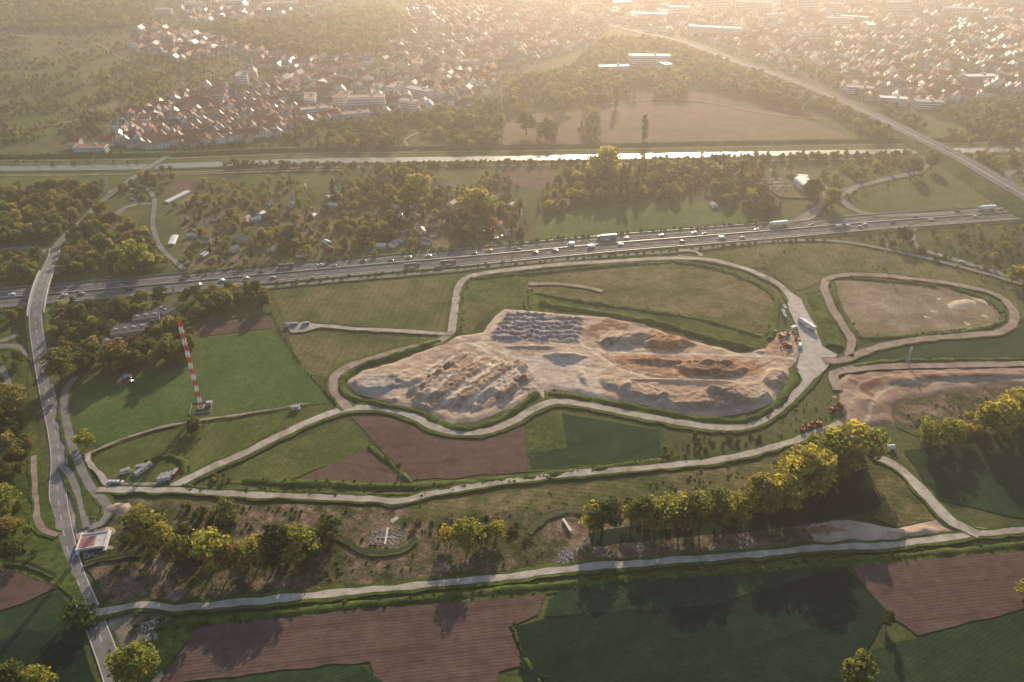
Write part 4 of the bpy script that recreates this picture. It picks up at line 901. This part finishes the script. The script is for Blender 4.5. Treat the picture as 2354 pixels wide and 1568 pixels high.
for i in range(8): obj('parked_car',CARS[random.choice('wgd')],G(290+random.uniform(0,45),random.uniform(430,470))+(.8,),random.uniform(0,3))
for i in range(7): obj('parked_car',CARS[random.choice('wrrg')],G(285+i*3,838+i*7)+(.6,),.3)
for i in range(3): obj('parked_car',CARS['w'],G(258+i*9,1112)+(.8,),random.uniform(0,.3))
def cont_mesh(name,c,L=6,W=2.45,Hh=2.6):
    mb=MB(); m=plain(name+'_paint',c,.6); mb.box((0,0,Hh/2),(L,W,Hh),m)
    for i in range(int(L/.5)):
        for s in (-1,1): mb.box((-L/2+.25+i*.5,s*(W/2+.03),Hh/2),(.2,.06,Hh-.3),m)
    mb.box((L*.1,-W/2-.08,Hh*.6),(1.1,.05,.9),M_win); mb.box((0,0,Hh+.04),(L+.1,W+.1,.08),M_flat); return mb.mesh(name)
CW=cont_mesh('container_white',(.7,.7,.7)); CB=cont_mesh('container_blue',(.08,.2,.4)); CR=cont_mesh('container_red',(.5,.1,.04))
for u,v,m,a in ((372,1103,CW,80),(382,1101,CW,80),(392,1099,CW,80),(404,1092,CR,80),(290,1088,CW,30),(326,1078,CB,20),(340,1076,CW,65),(322,1090,CW,60),(666,750,CW,10),(677,750,CB,10),(703,749,CB,20),(1803,712,CB,90),(1800,721,CW,88),(1803,731,CB,90),(1845,740,CW,60),(680,942,CW,5),(300,840,CR,20),(272,847,CW,70),(295,870,CW,0),(278,882,CR,90),(1170,536,CR,60)):
    obj('container',m,G(u,v)+(.6,),rad(a),.85)
obj('articulated_truck',TRW,G(1852,752)+(.9,),rad(115)); obj('van',VAN,G(1838,798)+(.9,),1.2); obj('van',VAN,G(1825,758)+(.9,),.5)
def excavator_mesh(name,c):
    mb=MB(); m=plain(name+'_paint',c,.45)
    for s in (-1,1):
        mb.box((0,s*1.25,.5),(4.4,.6,.9),M_black,top=(.85,1))
    mb.box((-.2,0,1.05),(1.6,1.8,.3),M_black); mb.box((-.7,0,1.85),(3.6,2.6,1.2),m,top=(.92,.9)); mb.box((-2.2,0,1.75),(.9,2.5,1.1),m)
    mb.box((.9,.75,2.5),(1.5,1.0,1.5),M_win,top=(.85,.9)); mb.box((.9,.75,3.3),(1.3,.9,.1),m)
    mb.tube((1.0,-.3,2.0),(3.6,-.3,4.8),.32,.26,m,4); mb.tube((3.6,-.3,4.8),(5.6,-.3,4.2),.26,.22,m,4); mb.tube((5.6,-.3,4.3),(6.3,-.3,1.5),.24,.16,m,4)
    mb.tube((1.4,-.3,1.9),(3.2,-.3,3.9),.09,.09,M_metal,5)
    mb.box((6.1,-.3,1.0),(1.0,1.2,1.0),M_black,top=(.5,1)); return mb.mesh(name)
EX=excavator_mesh('excavator',(.42,.20,.06)); EXR=excavator_mesh('excavator_red',(.38,.08,.04))
for u,v,m,a in ((1808,772,EX,30),(1795,777,EX,160),(1803,792,EX,70),(1812,800,EX,200),(1832,785,EX,90),(1862,985,EXR,20),(1845,992,EXR,60),(1878,980,EX,200),(1915,945,EXR,20),(1930,935,EX,140),(1170,540,EXR,10)):
    obj('excavator',m,G(u,v)+(.7,),rad(a),.95)
# ------------------------------------------------------------------ mast, pylons
def mast():
    h=height_of(463,938,738); mb=MB(); n=30; w=.85
    for i in range(n):
        z0=h*i/n; z1=h*(i+1)/n; m=M_red if (i//2)%2==0 else M_white
        for a,b in (((-w,-w),(w,-w)),((w,-w),(w,w)),((w,w),(-w,w)),((-w,w),(-w,-w))):
            mb.tube((a[0],a[1],z0),(a[0],a[1],z1),.2,.2,m,5); mb.tube((a[0],a[1],z0),(b[0],b[1],z1),.11,.11,m,4); mb.tube((a[0],a[1],z1),(b[0],b[1],z0),.11,.11,m,4); mb.tube((a[0],a[1],z1),(b[0],b[1],z1),.12,.12,m,4)
    mb.box((0,0,.4),(4,4,.8),M_wallG); mb.box((4.5,2,1.3),(3,2.4,2.6),M_wallG)
    mb.tube((0,0,h),(0,0,h+3),.12,.08,M_red,5)
    for s in (-1,1): mb.box((0,s*6,.5),(12,.06,.9),M_wallG); mb.box((s*6,0,.5),(.06,12,.9),M_wallG)
    x,y=G(463,938); obj('radio_mast',mb.mesh('radio_mast'),(x,y,.1),.2)
mast()
def pylon(u,vb,vt,rz=0,name='electricity_pylon'):
    h=height_of(u,vb,vt); mb=MB(); lv=[0,.16,.32,.46,.58,.69,.78,.86,.93,1]; wd=[3.2,2.6,2.1,1.7,1.35,1.1,.95,.8,.6,.25]
    cn=((-1,-1),(1,-1),(1,1),(-1,1)); k=h/32
    for i in range(9):
        z0,z1,w0,w1=lv[i]*h,lv[i+1]*h,wd[i]*k,wd[i+1]*k
        for j in range(4):
            a,b=cn[j],cn[(j+1)%4]
            mb.tube((a[0]*w0,a[1]*w0,z0),(a[0]*w1,a[1]*w1,z1),.16,.14,M_metal,4)
            mb.tube((a[0]*w0,a[1]*w0,z0),(b[0]*w1,b[1]*w1,z1),.09,.09,M_metal,4); mb.tube((b[0]*w0,b[1]*w0,z0),(a[0]*w1,a[1]*w1,z1),.09,.09,M_metal,4)
    for z,L in ((.7,6.5),(.82,5),(.93,3.6)):
        for s in (-1,1):
            mb.tube((0,.6,z*h),(s*L*k,0,z*h),.13,.08,M_metal,4); mb.tube((0,-.6,z*h),(s*L*k,0,z*h),.13,.08,M_metal,4); mb.tube((0,0,z*h+1.6*k),(s*L*k,0,z*h),.1,.08,M_metal,4)
            mb.tube((s*L*k*.95,0,z*h),(s*L*k*.95,0,z*h-1.5),.12,.12,M_wallG,4)
    x,y=G(u,vb); obj(name,mb.mesh(name),(x,y,0),rz)
for a in ((1198,535,478),(2028,607,560),(1750,583,535),(250,450,395),(408,700,658),(2085,835,797),(678,475,435),(1768,415,388),(1800,412,386)): pylon(*a,rz=1.3)
# ------------------------------------------------------------------ bridge works
def bridge_site():
    x,y=G(217,1250); mb=MB(); w=M_wallW
    mb.box((0,0,1.6),(13,10,1.0),plain('deck_concrete',(.55,.52,.49),.7)); mb.box((-2.5,-.5,2.13),(7,7,.06),plain('red_deck',(.36,.17,.15),.8))
    for s in (-1,1): mb.box((s*6.3,0,2.4),(.5,12,.8),w); mb.box((0,s*4.9,2.3),(12,.4,.6),w); mb.box((s*6.1,0,.5),(1.5,13,1.2),w)
    for i in range(8): mb.box((random.uniform(-11,11),random.choice((-8,8))+random.uniform(-2,2),.5),(3,.4,.3),M_metal,rz=random.uniform(0,3))
    obj('bridge_under_construction',mb.mesh('bridge_under_construction'),(x,y,.2),rad(12))
bridge_site()
def rocks(u,v,r,n,name='rock_pile',rad2=.45):
    x,y=G(u,v); mb=MB(); k=random.Random(int(u+v))
    for i in range(n):
        a=k.uniform(0,6.28); d=r*math.sqrt(k.random()); s=rad2*k.uniform(.5,1.5)
        mb.box((d*math.cos(a),d*math.sin(a)*.8,s*.35+(1-d/r)*r*.12),(s*k.uniform(.7,1.4),s,s*.8),M_rock,rz=k.uniform(0,3),top=(.6,.65))
    obj(name,mb.mesh(name),(x,y,.15),0)
rocks(1302,1278,4,110); rocks(1298,1292,3,60); rocks(345,1440,4,90); rocks(350,1465,3,60); rocks(345,1500,2.5,40)
def cobble_slope():
    x,y=G(888,1236); mb=MB(); k=random.Random(3)
    for i in range(260):
        a=k.uniform(-8,8); b=k.uniform(-5.5,5.5)
        if abs(a)<.9 or abs(b)<.5: continue
        s=k.uniform(.3,.6); mb.box((a,b,.25),(s,s,s),M_rock,rz=k.uniform(0,3),top=(.7,.7))
    mb.box((0,.6,.4),(.8,11,.5),M_flatW); mb.box((0,-.3,.35),(10,.35,.4),M_flatW)
    obj('drainage_culvert_apron',mb.mesh('drainage_culvert_apron'),(x,y,.1),0)
cobble_slope()
def beams(u,v,L,rz,n=2,name='concrete_beam'):
    x,y=G(u,v); mb=MB()
    for i in range(n): mb.box((0,i*1.6,.9),(L,.5,1.2),M_flatW); mb.box((0,i*1.6,1.6),(L,1.2,.2),M_flatW)
    obj(name,mb.mesh(name),(x,y,.2),rad(rz))
beams(1303,1212,9,-68,1)
x,y=G(2028,1035); mb=MB(); mb.tube((-7,0,1.4),(7,0,1.4),1.5,1.5,M_flatW,16); mb.tube((-7.05,0,1.4),(-6.9,0,1.4),1.1,1.1,M_black,12); obj('concrete_culvert_pipe',mb.mesh('concrete_culvert_pipe'),(x,y,.3),rad(8))  # black end disc stands in for the shade inside the solid pipe
# ------------------------------------------------------------------ camera, light, air
cam=bpy.data.cameras.new('camera'); co=bpy.data.objects.new('camera',cam); link(co); co.location=(0,0,H); co.rotation_euler=(math.pi/2-PITCH,0,0)
cam.lens=28; cam.sensor_width=36; cam.clip_start=1; cam.clip_end=30000; scene.camera=co
EL,AZ=rad(19),rad(9)
sd=Vector((math.sin(AZ)*math.cos(EL),math.cos(AZ)*math.cos(EL),math.sin(EL)))
sl=bpy.data.lights.new('sun','SUN'); sl.energy=7; sl.angle=rad(.5); sl.color=(1,.78,.54); so=bpy.data.objects.new('sun',sl); link(so); so.rotation_euler=(-sd).to_track_quat('-Z','Y').to_euler()
w=bpy.data.worlds.new('World'); scene.world=w; w.use_nodes=True; nt=w.node_tree; bg=nt.nodes['Background']
sk=nt.nodes.new('ShaderNodeTexSky'); sk.sky_type='NISHITA'; sk.sun_disc=False; sk.sun_elevation=EL; sk.sun_rotation=AZ
nt.links.new(sk.outputs[0],bg.inputs[0]); bg.inputs[1].default_value=.15
m=bpy.data.materials.new('morning_haze'); m.use_nodes=True; nt=m.node_tree; nt.nodes.clear(); o_=nt.nodes.new('ShaderNodeOutputMaterial'); vs=nt.nodes.new('ShaderNodeVolumeScatter')
vs.inputs['Color'].default_value=(1,.90,.82,1); vs.inputs['Density'].default_value=.00045; vs.inputs['Anisotropy'].default_value=.74; nt.links.new(vs.outputs[0],o_.inputs['Volume'])
mb=MB(); mb.box((0,2500,75),(5000,5600,170),m); obj('haze_layer',mb.mesh('haze_layer'))
scene.view_settings.view_transform='Standard'; scene.view_settings.look='None'; scene.view_settings.exposure=0
print('objects',len(bpy.data.objects),'instanced',tot,'time',time.time()-T0)
